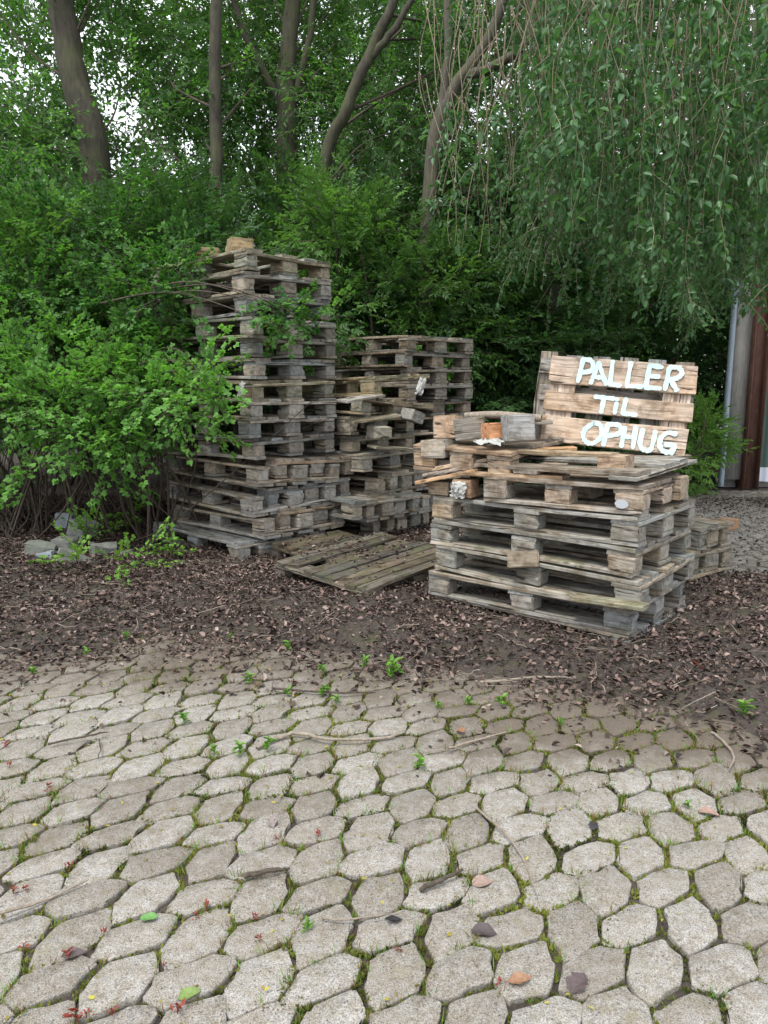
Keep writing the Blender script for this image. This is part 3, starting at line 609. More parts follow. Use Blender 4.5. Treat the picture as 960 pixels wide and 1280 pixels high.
# ---- painted sign: a small pallet standing on edge
def sign():
    BL, BR, TL = at(674, 550, 4.26), at(858, 570, 4.00), at(684, 444, 4.33)
    X = (BR - BL); Wd = X.length; X.normalize(); Z = (TL - BL); Z = Z - X * Z.dot(X); Ht = Z.length; Z.normalize(); Y = Z.cross(X)   # Y points away from the camera
    M = Matrix((X, Y, Z)).transposed().to_4x4(); M.translation = BL
    root = empty('painted_sign', label='small pallet on edge hand painted in pale letters above the front stack', cat='sign'); root.matrix_world = M
    r = random.Random(9); T = .02
    m_p, nt, b, out = new_mat('mint_paint'); L = nt.links; tc = N(nt, 'ShaderNodeTexCoord')
    nz = noise(nt, mapping(nt, tc.outputs['Object'], (22, 22, 140)), 1.0, 5, .7)
    L.new(mix(nt, ramp(nt, nz, [(.28, 1.0), (.38, 0.0)]), ramp(nt, noise(nt, tc.outputs['Object'], 40, 3), [(.3, (.42, .58, .56)), (.7, (.56, .68, .66))]), (.40, .31, .22)), b.inputs['Base Color']); b.inputs['Roughness'].default_value = .6
    rows = [(.0, .318, .0, 1.0), (.412, .628, -.012, 1.005), (.70, 1.0, 0.0, 1.0)]
    boards = []
    for i, (v0, v1, u0, u1) in enumerate(rows):
        w = (v1 - v0) * Ht; o = obj('face_board', board_mesh(Wd * (u1 - u0), w, T, WOOD_DRY, i + 1), root, (Wd * (u0 + u1) / 2, T / 2, Ht * (1 - (v0 + v1) / 2)), (math.pi / 2, 0, 0), [(.44, .355, .285), (.41, .325, .25), (.46, .375, .30)][i]); boards.append((o, (v0 + v1) / 2))
    for u in (.10, .50, .89):
        for v in (.16, .52, .85): obj('block', block_mesh(.145 if u != .5 else .1, .1, .076, WOOD_DRY, r.randrange(8)), root, (Wd * u - .01, T + .039, Ht * (1 - v)), (math.pi / 2, 0, 0), tintc((.36, .29, .22), r))
    for u in (.105, .885): obj('stringer_board', board_mesh(Ht * .98, .145, T - .002, WOOD_DRY, r.randrange(5)), root, (Wd * u, T * 1.55 + .0005, Ht * .5), (math.pi / 2, math.pi / 2, 0), (.46, .38, .31))
    for k in range(6):
        u = -.01 + k * .19; obj('deck_board', board_mesh(Ht * 1.08 + r.uniform(-.01, .02), .098, T, WOOD, r.randrange(5)), root, (Wd * u - .02, T * 2 + .09 + .012, Ht * .54 + .01), (math.pi / 2, math.pi / 2, 0), tintc((.27, .26, .235), r))
    obj('rear_rail', board_mesh(Wd * 1.08, .09, T - .002, WOOD, 2), root, (Wd * .45, T * 1 + .09 + .001, Ht * .92), (math.pi / 2, 0, 0), (.27, .26, .24)); obj('rear_rail', board_mesh(Wd * 1.08, .09, T - .002, WOOD, 3), root, (Wd * .47, T + .09 + .001, Ht * .60), (math.pi / 2, 0, 0), (.30, .28, .26))
    LET = {
'PALLER': (0, [[(0.227, 0.016), (0.221, 0.142), (0.213, 0.278)], [(0.224, 0.022), (0.278, 0.025), (0.302, 0.083), (0.286, 0.147), (0.222, 0.175)], [(0.336, 0.043), (0.32, 0.166), (0.303, 0.283)], [(0.336, 0.043), (0.373, 0.172), (0.408, 0.282)], [(0.323, 0.212), (0.39, 0.216)], [(0.43, 0.018), (0.433, 0.279), (0.502, 0.285)], [(0.552, 0.018), (0.547, 0.284), (0.646, 0.276)], [(0.679, 0.033), (0.673, 0.282)], [(0.679, 0.033), (0.759, 0.043)], [(0.676, 0.153), (0.747, 0.152)], [(0.673, 0.282), (0.767, 0.282)], [(0.807, 0.039), (0.8, 0.285)], [(0.807, 0.039), (0.868, 0.038), (0.892, 0.092), (0.866, 0.151), (0.804, 0.179)], [(0.827, 0.179), (0.876, 0.285)]]),
'TiL': (1, [[(0.346, 0.437), (0.473, 0.44)], [(0.407, 0.442), (0.402, 0.605)], [(0.496, 0.493), (0.493, 0.6)], [(0.495, 0.442), (0.498, 0.450)], [(0.555, 0.433), (0.546, 0.596), (0.636, 0.601)]]),
'OPHUG': (2, [[(0.364, 0.739), (0.313, 0.812), (0.302, 0.895), (0.326, 0.959), (0.371, 0.974), (0.413, 0.915), (0.426, 0.822), (0.404, 0.75), (0.364, 0.739)], [(0.458, 0.735), (0.449, 0.977)], [(0.459, 0.739), (0.525, 0.733), (0.552, 0.778), (0.53, 0.84), (0.456, 0.871)], [(0.575, 0.756), (0.57, 0.97)], [(0.647, 0.739), (0.648, 0.973)], [(0.571, 0.857), (0.648, 0.855)], [(0.695, 0.758), (0.691, 0.925), (0.726, 0.985), (0.767, 0.962), (0.779, 0.767)], [(0.911, 0.771), (0.856, 0.767), (0.818, 0.848), (0.827, 0.945), (0.872, 0.985), (0.911, 0.945), (0.91, 0.897), (0.858, 0.9)], [(0.91, 0.919), (0.904, .992)]])}
    for word, (row, strokes) in LET.items():
        o_b, vc = boards[row]; acc = Acc(); lvl = 0
        for st in strokes:
            pts = [(u * Wd, (1 - v) * Ht, 0) for u, v in st]; curved = len(st) > 3
            if len(st) == 3 and st[1][1] > .2 and abs(st[2][1] - st[1][1]) < .02: segs = [pts[:2], pts[1:]]        # square corner
            else: segs = [pts]
            for sg in segs:
                P, _ = smooth_path(sg, [1] * len(sg), 7); n = len(P); T_ = np.gradient(P, axis=0); T_ /= np.linalg.norm(T_, axis=1, keepdims=True) + 1e-9
                S_ = np.stack([-T_[:, 1], T_[:, 0], np.zeros(n)], 1); w = .0128 * (1 + .42 * (np.array([rnd.random() for _ in range(n)]) - .5))
                P2 = [P[0] - T_[0] * .009] + list(P) + [P[-1] + T_[-1] * .009]; S2 = [S_[0]] + list(S_) + [S_[-1]]; w2 = [w[0] * .55] + list(w) + [w[-1] * .5]
                yv = -.0062 - .00025 * lvl; V = []
                for p, s, ww in zip(P2, S2, w2): a, c = p + s * ww, p - s * ww; V += [(a[0], yv, a[1]), (c[0], yv, c[1])]
                Q = [(2 * i, 2 * i + 1, 2 * i + 3, 2 * i + 2) for i in range(len(P2) - 1)]; acc.add(V, Q); lvl += 1
        acc.build('lettering', m_p, root)
sign()
# small marks on the stacks
def sticker(name, label, p, c, size, yaw):
    m, nt, b, out = new_mat(name); b.inputs['Base Color'].default_value = (*c, 1); b.inputs['Roughness'].default_value = .6
    n = 14; V = [(0, 0, 0)] + [(math.cos(i / n * 6.283) * size[0] * (1 + .1 * math.sin(i * 3.1)), 0, math.sin(i / n * 6.283) * size[1]) for i in range(n)]; V2 = [(x, .0015, z) for x, y, z in V]
    Fc = [(0, i, i % n + 1) for i in range(1, n + 1)] + [(i, i + n + 1, i % n + 2 + n, i % n + 1) for i in range(1, n + 1)]
    return tag(obj(name, mesh_py(name, V + V2, Fc, m), None, p, (0, 0, yaw)), label, 'sticker')

sticker('white_patch', 'white oval patch on the corner block of the short brown pallet', onB(.085, -.006, zB + .062), (.38, .40, .42), (.033, .022), math.radians(-40))
# loose low pallets behind the front stack
for i, (px, py, z, yw, lb) in enumerate([(886, 745, -.02, 128, 'low broken pallet lying on the leaves behind the front stack'), (886, 745, .115, 125, 'half pallet stacked second on the low heap behind the front stack'), (884, 745, .26, 131, 'grey half pallet topmost on the low heap behind the front stack')]):
    p = on(px, py, 0); pallet(lb, 'low pallets behind the front stack', p + U(140) * .35 + U(50) * .3 + Vector((0, 0, z)), math.radians(yw), (.20, .18, .145), L=.6, W=.52 - i * .06, seed=500 + i, tilt=(.0, -.01), slats=4, skip={('k', 1, 1)}, broken={('d', 1)})
p = on(912, 672, 0); loose_block('splintered brown block on the paving behind the low heap', (2.42, 5.15, .30), .7, (.30, .20, .13), (.2, .12, .07), WOOD_DRY, 2)
plank('rough plank end sticking out of the low heap behind the front stack', (2.25, 4.95, .33), .6, .02, .45, .1, .022, (.26, .21, .16), var=2, broken=True)
# loose blocks on and by the tower
ta = Vector((A_NEAR.x - .05, A_NEAR.y + .05, 0)); dA = Vector((-.0045, .0045, 0)) * 12
loose_block('brown block standing on the near corner of the tall tower', ta + dA + U(137) * .16 + U(47) * .12 + Vector((0, 0, zA + .052)), .5, (.33, .26, .16), (.17, .145, .1), WOOD_MOSS, 1)
loose_block('mossy block lying further back on top of the tall tower', ta + dA + U(137) * .52 + U(47) * .10 + Vector((0, 0, zA + .04)), .2, (.27, .21, .13), (.17, .145, .078), WOOD_MOSS, 2)
p = on(219, 668, .06); ob = loose_block('block with a pale blue painted end by the stones at the tower foot', (p.x, p.y, .11), 2.0, (.34, .30, .25), (.16, .12, .09), WOOD, 4)

# ---- stones
def stone(label, loc, yaw, dims, seed, c):
    import bmesh
    r = random.Random(seed); bm = bmesh.new(); bmesh.ops.create_cube(bm, size=1)
    for v in bm.verts: v.co = Vector((v.co.x * dims[0] * r.uniform(.58, .95), v.co.y * dims[1] * r.uniform(.62, .95), v.co.z * dims[2] * r.uniform(.75, 1.1)))
    bmesh.ops.bevel(bm, geom=bm.edges[:], offset=.006, segments=1, affect='EDGES')
    bmesh.ops.subdivide_edges(bm, edges=[e for e in bm.edges if e.calc_length() > .06], cuts=2, use_grid_fill=True)
    for v in bm.verts: v.co += Vector((r.gauss(0, .004), r.gauss(0, .004), r.gauss(0, .004)))
    me = bpy.data.meshes.new('stone'); bm.to_mesh(me); bm.free(); me.materials.append(STONE)
    return tag(obj('granite_stone', me, None, loc, (r.gauss(0, .12), r.gauss(0, .12), yaw), c), label, 'stone', 'stones heaped at the hedge foot')
STONE, nt, b_, _ = new_mat('granite'); oi = N(nt, 'ShaderNodeObjectInfo'); geo = N(nt, 'ShaderNodeNewGeometry')
c_ = mix(nt, 1.0, oi.outputs['Color'], ramp(nt, noise(nt, geo.outputs['Position'], 160, 3, .7), [(.3, .65), (.5, 1.0), (.7, 1.3)]), 'MULTIPLY')
c_ = mix(nt, ramp(nt, noise(nt, geo.outputs['Position'], 9, 5, .7), [(.52, 0.0), (.68, .55)]), c_, (.12, .125, .06))
c_ = mix(nt, 1.0, c_, (.50, .52, .54), 'MULTIPLY'); nt.links.new(c_, b_.inputs['Base Color']); b_.inputs['Roughness'].default_value = .85; bump(nt, b_, noise(nt, geo.outputs['Position'], 60, 5), .5, .006)
for i, (px, py, z, d, yw, c, lb) in enumerate([
    (44, 690, .08, (.24, .18, .15), .2, (.27, .28, .23), 'large mossy boulder at the outer end of the stone heap'),
    (77, 668, .20, (.17, .13, .12), .1, (.38, .41, .43), 'bluish square stone on top of the stone heap'),
    (100, 676, .18, (.24, .20, .13), -.5, (.33, .33, .29), 'tilted grey slab beside the bluish top stone'),
    (52, 696, .06, (.14, .13, .11), .15, (.36, .41, .44), 'small blue grey cube stone lowest in the heap'),
    (88, 698, .06, (.30, .18, .12), .35, (.26, .27, .22), 'flat green grey slab low in the stone heap'),
    (76, 686, .13, (.22, .16, .07), -.1, (.31, .30, .26), 'thin brownish slab wedged in the middle of the stone heap'),
    (124, 692, .08, (.22, .18, .15), .6, (.28, .28, .24), 'rounded stone half hidden by the young brambles'),
    (148, 690, .05, (.18, .14, .09), -.2, (.27, .27, .24), 'low flat stone beside the bramble stems')]):
    p = on(px, py, .1); stone(lb, (p.x, p.y + .08, z), yw, d, 60 + i, c)

# ---- shed at the edge
def box(acc, x0, x1, y0, y1, z0, z1, mat=0):
    V = [(x0, y0, z0), (x1, y0, z0), (x1, y1, z0), (x0, y1, z0), (x0, y0, z1), (x1, y0, z1), (x1, y1, z1), (x0, y1, z1)]
    acc.add(V, [(3, 2, 1, 0), (4, 5, 6, 7), (0, 1, 5, 4), (1, 2, 6, 5), (2, 3, 7, 6), (3, 0, 4, 7)], .5, mat)
def plain(name, c, rough=.6, metal=0.0, var=.25, sc=8, streak=(1, 1, 1)):
    m, nt, b, out = new_mat(name); geo = N(nt, 'ShaderNodeNewGeometry'); n = noise(nt, mapping(nt, geo.outputs['Position'], streak), sc, 6, .7)
    nt.links.new(ramp(nt, n, [(.25, tuple(v * (1 - var) for v in c)), (.75, tuple(min(1, v * (1 + var)) for v in c))]), b.inputs['Base Color']); b.inputs['Roughness'].default_value = rough; b.inputs['Metallic'].default_value = metal
    bump(nt, b, n, .2, .004); return m
def shed():
    Y0 = 9.25; x0 = 4.19; root = empty('metal_shed', (0, 0, 0), label='green metal clad shed with rusty corner post and zinc downpipe', cat='shed')
    zinc = plain('zinc', (.24, .29, .34), .45, .3, .15, 5); rust = plain('rusty_steel', (.13, .062, .045), .8, .1, .5, 9, (3, 3, .8)); grn = plain('green_cladding', (.055, .105, .085), .55, 0, .2, 6, (1, 1, .3)); wht = plain('white_cladding', (.60, .64, .72), .5, 0, .1, 6); grey = plain('grey_plank', (.26, .25, .23), .85, 0, .45, 10, (9, 9, .7)); conc = plain('plinth_concrete', (.32, .31, .29), .9, 0, .2, 12)
    def corr(name, mat, xa, xb, za, zb, y):
        xs = np.arange(xa, xb, .02); a = Acc(); yy = y + .016 * np.clip(1.6 * np.sin(xs * 2 * math.pi / .14), -1, 1)
        V = np.concatenate([np.stack([xs, yy, np.full(len(xs), za)], 1), np.stack([xs, yy, np.full(len(xs), zb)], 1)]); n = len(xs); i = np.arange(n - 1); a.add(V, np.stack([i, i + 1, i + 1 + n, i + n], 1)); return a.build(name, mat, root)
    a = Acc(); P, R = smooth_path([(x0 + .03, Y0 - .06, 3.4), (x0 + .03, Y0 - .06, 1.5), (x0 + .03, Y0 - .06, .04)], [.035] * 3, 3); V, Q = tube(P, R, 12); a.add(V, Q); a.build('downpipe', zinc, root)
    a = Acc(); box(a, x0 + .075, x0 + .285, Y0 - .02, Y0 + .06, .12, 3.4); a.build('corner_plank', grey, root)
    a = Acc(); box(a, x0 + .29, x0 + .305, Y0 - .10, Y0 + .10, 0, 3.5); box(a, x0 + .305, x0 + .47, Y0 - .012, Y0 + .002, 0, 3.5); box(a, x0 + .47, x0 + .485, Y0 - .10, Y0 + .10, 0, 3.5); a.build('steel_post', rust, root)
    a = Acc(); box(a, x0 + .10, x0 + .30, Y0 - .035, Y0 - .022, 2.28, 2.33); a.build('bracket', rust, root)
    corr('green_panel', grn, x0 + .50, 10.5, .26, 1.78, Y0 + .12); corr('white_panel', wht, x0 + .50, 10.5, 1.78, 3.3, Y0 + .14); corr('skirt_panel', wht, x0 + .50, 10.5, .08, .26, Y0 + .10)
    a = Acc(); box(a, x0 + .12, 10.5, Y0 + .16, Y0 + .3, 0, .10); a.build('plinth', conc, root)
    a = Acc(); V = [(x0 + .13, Y0 + .17, .0), (x0 + .19, Y0 + .17, .0), (x0 + 3.06, 14, .0), (x0 + 3.0, 14, .0)]; V += [(x, y, 3.40) for x, y, z in V]
    a.add(V, [(3, 2, 1, 0), (4, 5, 6, 7), (0, 1, 5, 4), (1, 2, 6, 5), (2, 3, 7, 6), (3, 0, 4, 7)]); a.build('side_wall', grn, root)
    a = Acc(); V = [(x0 - .2, Y0 - .3, 3.42), (10.8, Y0 - .3, 3.42), (10.8, 14, 4.1), (x0 + 2.7, 14, 4.1), (x0 - .2, Y0 - .3, 3.48), (10.8, Y0 - .3, 3.48), (10.8, 14, 4.16), (x0 + 2.7, 14, 4.16)]
    a.add(V, [(3, 2, 1, 0), (4, 5, 6, 7), (0, 1, 5, 4), (1, 2, 6, 5), (2, 3, 7, 6), (3, 0, 4, 7)]); a.build('roof', zinc, root)
shed()

# ---------------------------------------------------------------- vegetation
def nrm(v): return v / (np.linalg.norm(v, axis=-1, keepdims=True) + 1e-9)
def tmpl_pinnate(seed, leaves=6, pairs=3, L=.056, W=.024, twig=.32):
    r = np.random.default_rng(seed); P, D, Ln, Wd, Up = [], [], [], [], []
    for i in range(leaves):
        b = np.array([twig * (i + .5) / leaves, 0, 0]); s = 1 if i % 2 else -1
        a = s * r.uniform(.6, 1.2) if i < leaves - 1 else r.uniform(-.3, .3); el = r.uniform(-.35, .45)
        d = np.array([math.cos(a) * math.cos(el), math.sin(a) * math.cos(el), math.sin(el)]); rl = L * (pairs * .62 + .5); up0 = nrm(np.array([r.normal(0, .3), r.normal(0, .3), 1.0]))
        sd = nrm(np.cross(up0, d))
        for k in range(pairs):
            q = b + d * rl * (.3 + .62 * k / pairs) + np.array([0, 0, -1]) * .02 * (k / pairs) ** 2
            for sg in (1, -1):
                dd = nrm(d * .62 + sd * sg * .85 + r.normal(0, .13, 3) - np.array([0, 0, .18])); P.append(q); D.append(dd); Ln.append(L * r.uniform(.75, 1.1)); Wd.append(W * r.uniform(.8, 1.15)); Up.append(up0 + r.normal(0, .25, 3))
        P.append(b + d * rl * .92); D.append(nrm(d - np.array([0, 0, .25]))); Ln.append(L * 1.1); Wd.append(W * 1.1); Up.append(up0)
    V, Q = blades(np.array(P), np.array(D), np.array(Ln), np.array(Wd), np.array(Up)); t = np.repeat(r.normal(0, .12, len(P)), 6)
    T = tube([(0, 0, 0), (twig * .5, 0, .01), (twig, 0, 0)], [.003, .0025, .0015], 3)
    return V, Q, t, T
def tmpl_simple(seed, n=14, L=.07, W=.03, twig=.4, droop=.3, kite=True):
    r = np.random.default_rng(seed); x = np.linspace(.04, 1, n) * twig; s = np.where(np.arange(n) % 2, 1, -1)
    a = s * r.uniform(.4, 1.25, n); a[-1] = 0; el = r.normal(-droop, .35, n)
    D = np.stack([np.cos(a) * np.cos(el), np.sin(a) * np.cos(el), np.sin(el)], 1); P = np.stack([x, r.normal(0, .006, n), -.25 * droop * x * x / twig], 1)
    up = np.stack([r.normal(0, .5, n), r.normal(0, .5, n), np.ones(n)], 1); f = kites if kite else blades
    V, Q = f(P, D, L * r.uniform(.65, 1.15, n), W * r.uniform(.75, 1.15, n), up); t = np.repeat(r.normal(0, .14, n), len(V) // n)
    return V, Q, t, tube([(0, 0, 0), (twig * .5, 0, -.06 * droop * twig), (twig, 0, -.25 * droop * twig)], [.004, .003, .0012], 3)
def tmpl_currant(seed, n=15, twig=.22):
    r = np.random.default_rng(seed); P, D, Ln, Wd, Up = [], [], [], [], []
    for i in range(n):
        x = twig * (i + .6) / n; a = r.uniform(-2.2, 2.2); el = r.uniform(-.2, .7); st = r.uniform(.012, .035)
        d = np.array([math.cos(a) * math.cos(el) * .8 + .25, math.sin(a) * math.cos(el), math.sin(el)]); d = nrm(d); b = np.array([x, 0, 0]) + d * st
        up = nrm(np.array([r.normal(0, .35), r.normal(0, .35), 1.0])); sd = nrm(np.cross(up, d)); sc = r.uniform(.65, 1.15)
        for ang, l in ((0, .031), (.95, .024), (-.95, .024)):
            P.append(b); D.append(nrm(d * math.cos(ang) + sd * math.sin(ang))); Ln.append(l * sc); Wd.append(.0225 * sc); Up.append(up)
    V, Q = blades(np.array(P), np.array(D), np.array(Ln), np.array(Wd), np.array(Up), .10, .08); t = np.repeat(np.repeat(r.normal(0, .13, n), 3), 6)
    return V, Q, t, tube([(0, 0, 0), (twig * .5, 0, .008), (twig, 0, 0)], [.0028, .002, .001], 3)
PIN = [tmpl_pinnate(i) for i in range(7)]; PINB = [tmpl_pinnate(20 + i, 5, 3, .075, .034, .38) for i in range(5)]
TRE = [tmpl_simple(40 + i) for i in range(7)]; CUR = [tmpl_currant(60 + i) for i in range(8)]
BIR = [tmpl_simple(80 + i, 13, .058, .036, .36, .9, False) for i in range(6)]; WIL = [tmpl_simple(95 + i, 18, .075, .020, .45, .5) for i in range(6)]
def bake(acc, T, P, D, sc, tint, g=None):
    """place spray templates: X axis along D, leaf faces roughly up. materials: 0 leaf, 1 twig"""
    g = g or rng; P = np.asarray(P); D = nrm(np.asarray(D)); n = len(P); which = g.integers(0, len(T), n)
    up = np.array([0, 0, 1.0]) + g.normal(0, .35, (n, 3)); Y = nrm(np.cross(up, D)); Z = np.cross(D, Y); R = np.stack([D, Y, Z], -1)
    for k, (V, Q, t, (tv, tq)) in enumerate(T):
        w = np.where(which == k)[0]
        if not len(w): continue
        for VV, QQ, m in ((V, Q, 0), (tv, tq, 1)):
            W = np.einsum('nij,vj->nvi', R[w], VV) * sc[w][:, None, None] + P[w][:, None, :]
            q = (np.arange(len(w))[:, None, None] * len(VV) + QQ[None]).reshape(-1, 4)
            tt = np.clip(tint[w][:, None] + (t[None] if m == 0 else 0) + np.zeros((len(w), len(VV))), 0, 1); acc.add(W.reshape(-1, 3), q, tt.ravel(), m)
def lumps(cen, rad, n, lr, per, seed, zmin=.3, front=.6, flat=.75):
    """spray origins and directions on n leafy lumps inside an ellipsoid"""
    g = np.random.default_rng(seed); d = nrm(g.normal(0, 1, (n * 4, 3))); d = d[d[:, 1] < front][:n]
    rr = g.uniform(.55, 1.0, (len(d), 1)); C = np.array(cen) + d * np.array(rad) * rr; Rl = g.uniform(*lr, len(C)); P, D, K = [], [], []
    for c, r in zip(C, Rl):
        m = int(per * (r / lr[1]) ** 2); e = nrm(g.normal(0, 1, (m, 3)) + [0, -.25, .25]); p = c + e * r * g.uniform(.5, 1.05, (m, 1)) * [1, 1, flat]
        P.append(p); D.append(e + nrm(c - np.array(cen)) * .5 + g.normal(0, .35, (m, 3)) - [0, 0, .25]); K.append(np.full(m, g.normal(.5, .17)))
    P, D, K = np.concatenate(P), np.concatenate(D), np.concatenate(K); ok = P[:, 2] > zmin
    return P[ok], D[ok], K[ok] + g.normal(0, .1, ok.sum()), g
def stems(acc, base, tops, r0, mat=1, wob=.1, ns=5):
    for t in tops:
        b = np.array(base) + [rnd.gauss(0, .12), rnd.gauss(0, .12), 0]; b[2] = -.03; t = np.array(t); mid = b * .5 + t * .5 + [rnd.gauss(0, wob), rnd.gauss(0, wob), .15 * np.linalg.norm(t - b) * rnd.random()]
        P, R = smooth_path([b, mid, t], [r0, r0 * .75, r0 * .3], 5); V, Q = tube(P, R, ns, .15); acc.add(V, Q, .5, mat)
def shrub(name, label, cen, rad, n, lr, per, T, mats, seed, sc=1.0, zmin=.3, group=None, nst=9, dt=0.0, cat='shrub', front=.6):
    root = empty(name, (cen[0], cen[1], 0), label=label, cat=cat, group=group)
    P, D, K, g = lumps(cen, rad, n, lr, per, seed, zmin, front); a = Acc(); bake(a, T, P, D, sc * g.uniform(.8, 1.2, len(P)), K + dt, g)
    for v in a.v: v -= np.array([cen[0], cen[1], 0])
    a.build('foliage', mats, root); s = Acc(); pick = P[g.integers(0, len(P), nst)]; stems(s, (cen[0], cen[1] + .2, 0), pick, .022)
    for v in s.v: v -= np.array([cen[0], cen[1], 0])
    s.build('stems', [mats[1], mats[1]], root); return root
G1 = 'shrubs of the hedge behind the pallets'
MD, MM = [LEAF_DARK, TWIG_BROWN], [LEAF_MID, TWIG_BROWN]
for i, (nm, lb, c, r, n, per, T, m, s) in enumerate([
    ('elder_shrub', 'feathery dark green shrub towering over the bright currant bush', (-3.35, 6.75, 1.75), (1.25, .9, .95), 26, 46, PIN, MM, 1),
    ('elder_shrub', 'tall feathery shrub pressing against the tower of pallets', (-1.85, 7.25, 1.8), (1.15, .7, 1.1), 26, 46, PIN, MD, 2),
    ('elder_shrub', 'pinnate leaved shrub rising right behind the top of the tower', (-.35, 8.75, 2.0), (1.25, .6, 1.35), 26, 46, PIN, MM, 3),
    ('elder_shrub', 'dark shrub behind the rear stack of pallets', (1.0, 9.1, 1.7), (1.2, .7, 1.6), 26, 44, PIN, MD, 4),
    ('elder_shrub', 'deep green shrub standing behind the painted sign', (2.25, 9.2, 1.5), (1.1, .7, 1.5), 24, 42, PIN, MD, 5),
    ('elder_shrub', 'shadowed shrub between the painted sign and the shed', (3.35, 10.2, 1.6), (1.0, .6, 1.7), 22, 40, PIN, MD, 6),
    ('elder_shrub', 'feathery shrub at the outer end of the hedge beyond the stones', (-5.0, 6.9, 1.9), (1.1, .9, 1.2), 22, 44, PIN, MD, 7)]):
    shrub(nm, lb, c, r, n, (.28, .55), per, T, m, 100 + s, 1.0, [.95, .6, .3, .15, .1, .1, .9][i], G1, 10, [.12, -.02, .22, .05, 0, -.05, .05][i])
for i, (lb, c, r) in enumerate([('broad shrub filling the second row beyond the stones', (-5.6, 9.6, 2.5), (1.5, .9, 1.5)), ('broad shrub in the second row below the thick mossy trunk', (-3.3, 9.4, 1.9), (1.5, .8, 1.1)), ('broad shrub in the second row below the thin straight trunk', (-1.2, 10.0, 2.0), (1.5, .8, 1.4)),
    ('broad shrub in the second row below the leaning limb', (.7, 10.6, 2.1), (1.5, .8, 1.7)), ('broad shrub in the second row behind the drooping birch', (2.6, 11.2, 2.2), (1.5, .8, 2.1)), ('broad dark shrub in the second row beside the shed', (4.4, 12.4, 2.2), (1.4, .8, 2.3))]):
    shrub('hazel_shrub', lb, c, r, 26, (.4, .75), 34, PINB, [LEAF_DARK, TWIG_BROWN], 140 + i, 1.15, .9 if i < 2 else .1, 'broad shrubs of the second row', 8)
shrub('small_bush', 'small bright green bush beside the painted sign, before the shed', (3.55, 8.75, .45), (.38, .3, .55), 14, (.14, .24), 26, PIN, [LEAF_WEED, TWIG_BROWN], 170, .6, .02, None, 6, -.2)
GAPS = [(138, 140, 34, 78, .95), (15, 95, 22, 55, .8), (240, 190, 16, 30, .5), (300, 130, 12, 30, .5), (620, 90, 30, 30, .4), (660, 225, 16, 14, .6)]
def keep(P, g):
    x = 480 + F * P[:, 0] / P[:, 1]; f = P[:, 1] * math.cos(PITCH) - (P[:, 2] - CAM_H) * math.sin(PITCH); u = P[:, 1] * math.sin(PITCH) + (P[:, 2] - CAM_H) * math.cos(PITCH); x = 480 + F * P[:, 0] / f; y = 640 - F * u / f
    ok = np.ones(len(P), bool)
    for gx, gy, rx, ry, pr in GAPS: ok &= ~((((x - gx) / rx) ** 2 + ((y - gy) / ry) ** 2 < 1) & (g.random(len(P)) < pr))
    return ok
def far_wood():
    g = np.random.default_rng(5); n = 15000; x = g.uniform(-20, 20, n); y = g.uniform(14, 19, n); z = g.uniform(.0, 1.0, n) ** .8 * (4.4 + 1.2 * vnoise(x, y, .5))
    z = np.where(x < -3.5, np.maximum(z, 1.7 + g.random(n)), z)
    a = Acc(); bake(a, TRE, np.stack([x, y, z], 1), g.normal(0, 1, (n, 3)) + [0, -.5, 0], g.uniform(2.2, 3.4, n), g.normal(.3, .2, n), g)
    n = 9000; x = g.uniform(-16, 14, n); y = g.uniform(15, 20, n); z = 3.5 + 8.5 * g.random(n); P = np.stack([x, y, z], 1); ok = keep(P, g) & (vnoise(x + z * .7, z, .9, 40) > .27); P = P[ok]
    bake(a, TRE, P, g.normal(0, 1, P.shape) - [0, 0, .3], g.uniform(2.0, 3.2, len(P)), g.normal(.85, .15, len(P)), g)
    tag(a.build('woodland', [LEAF_DARK, TWIG_BROWN]), 'dense dark wood closing the view behind the hedge', 'woodland', kind='stuff')
far_wood()

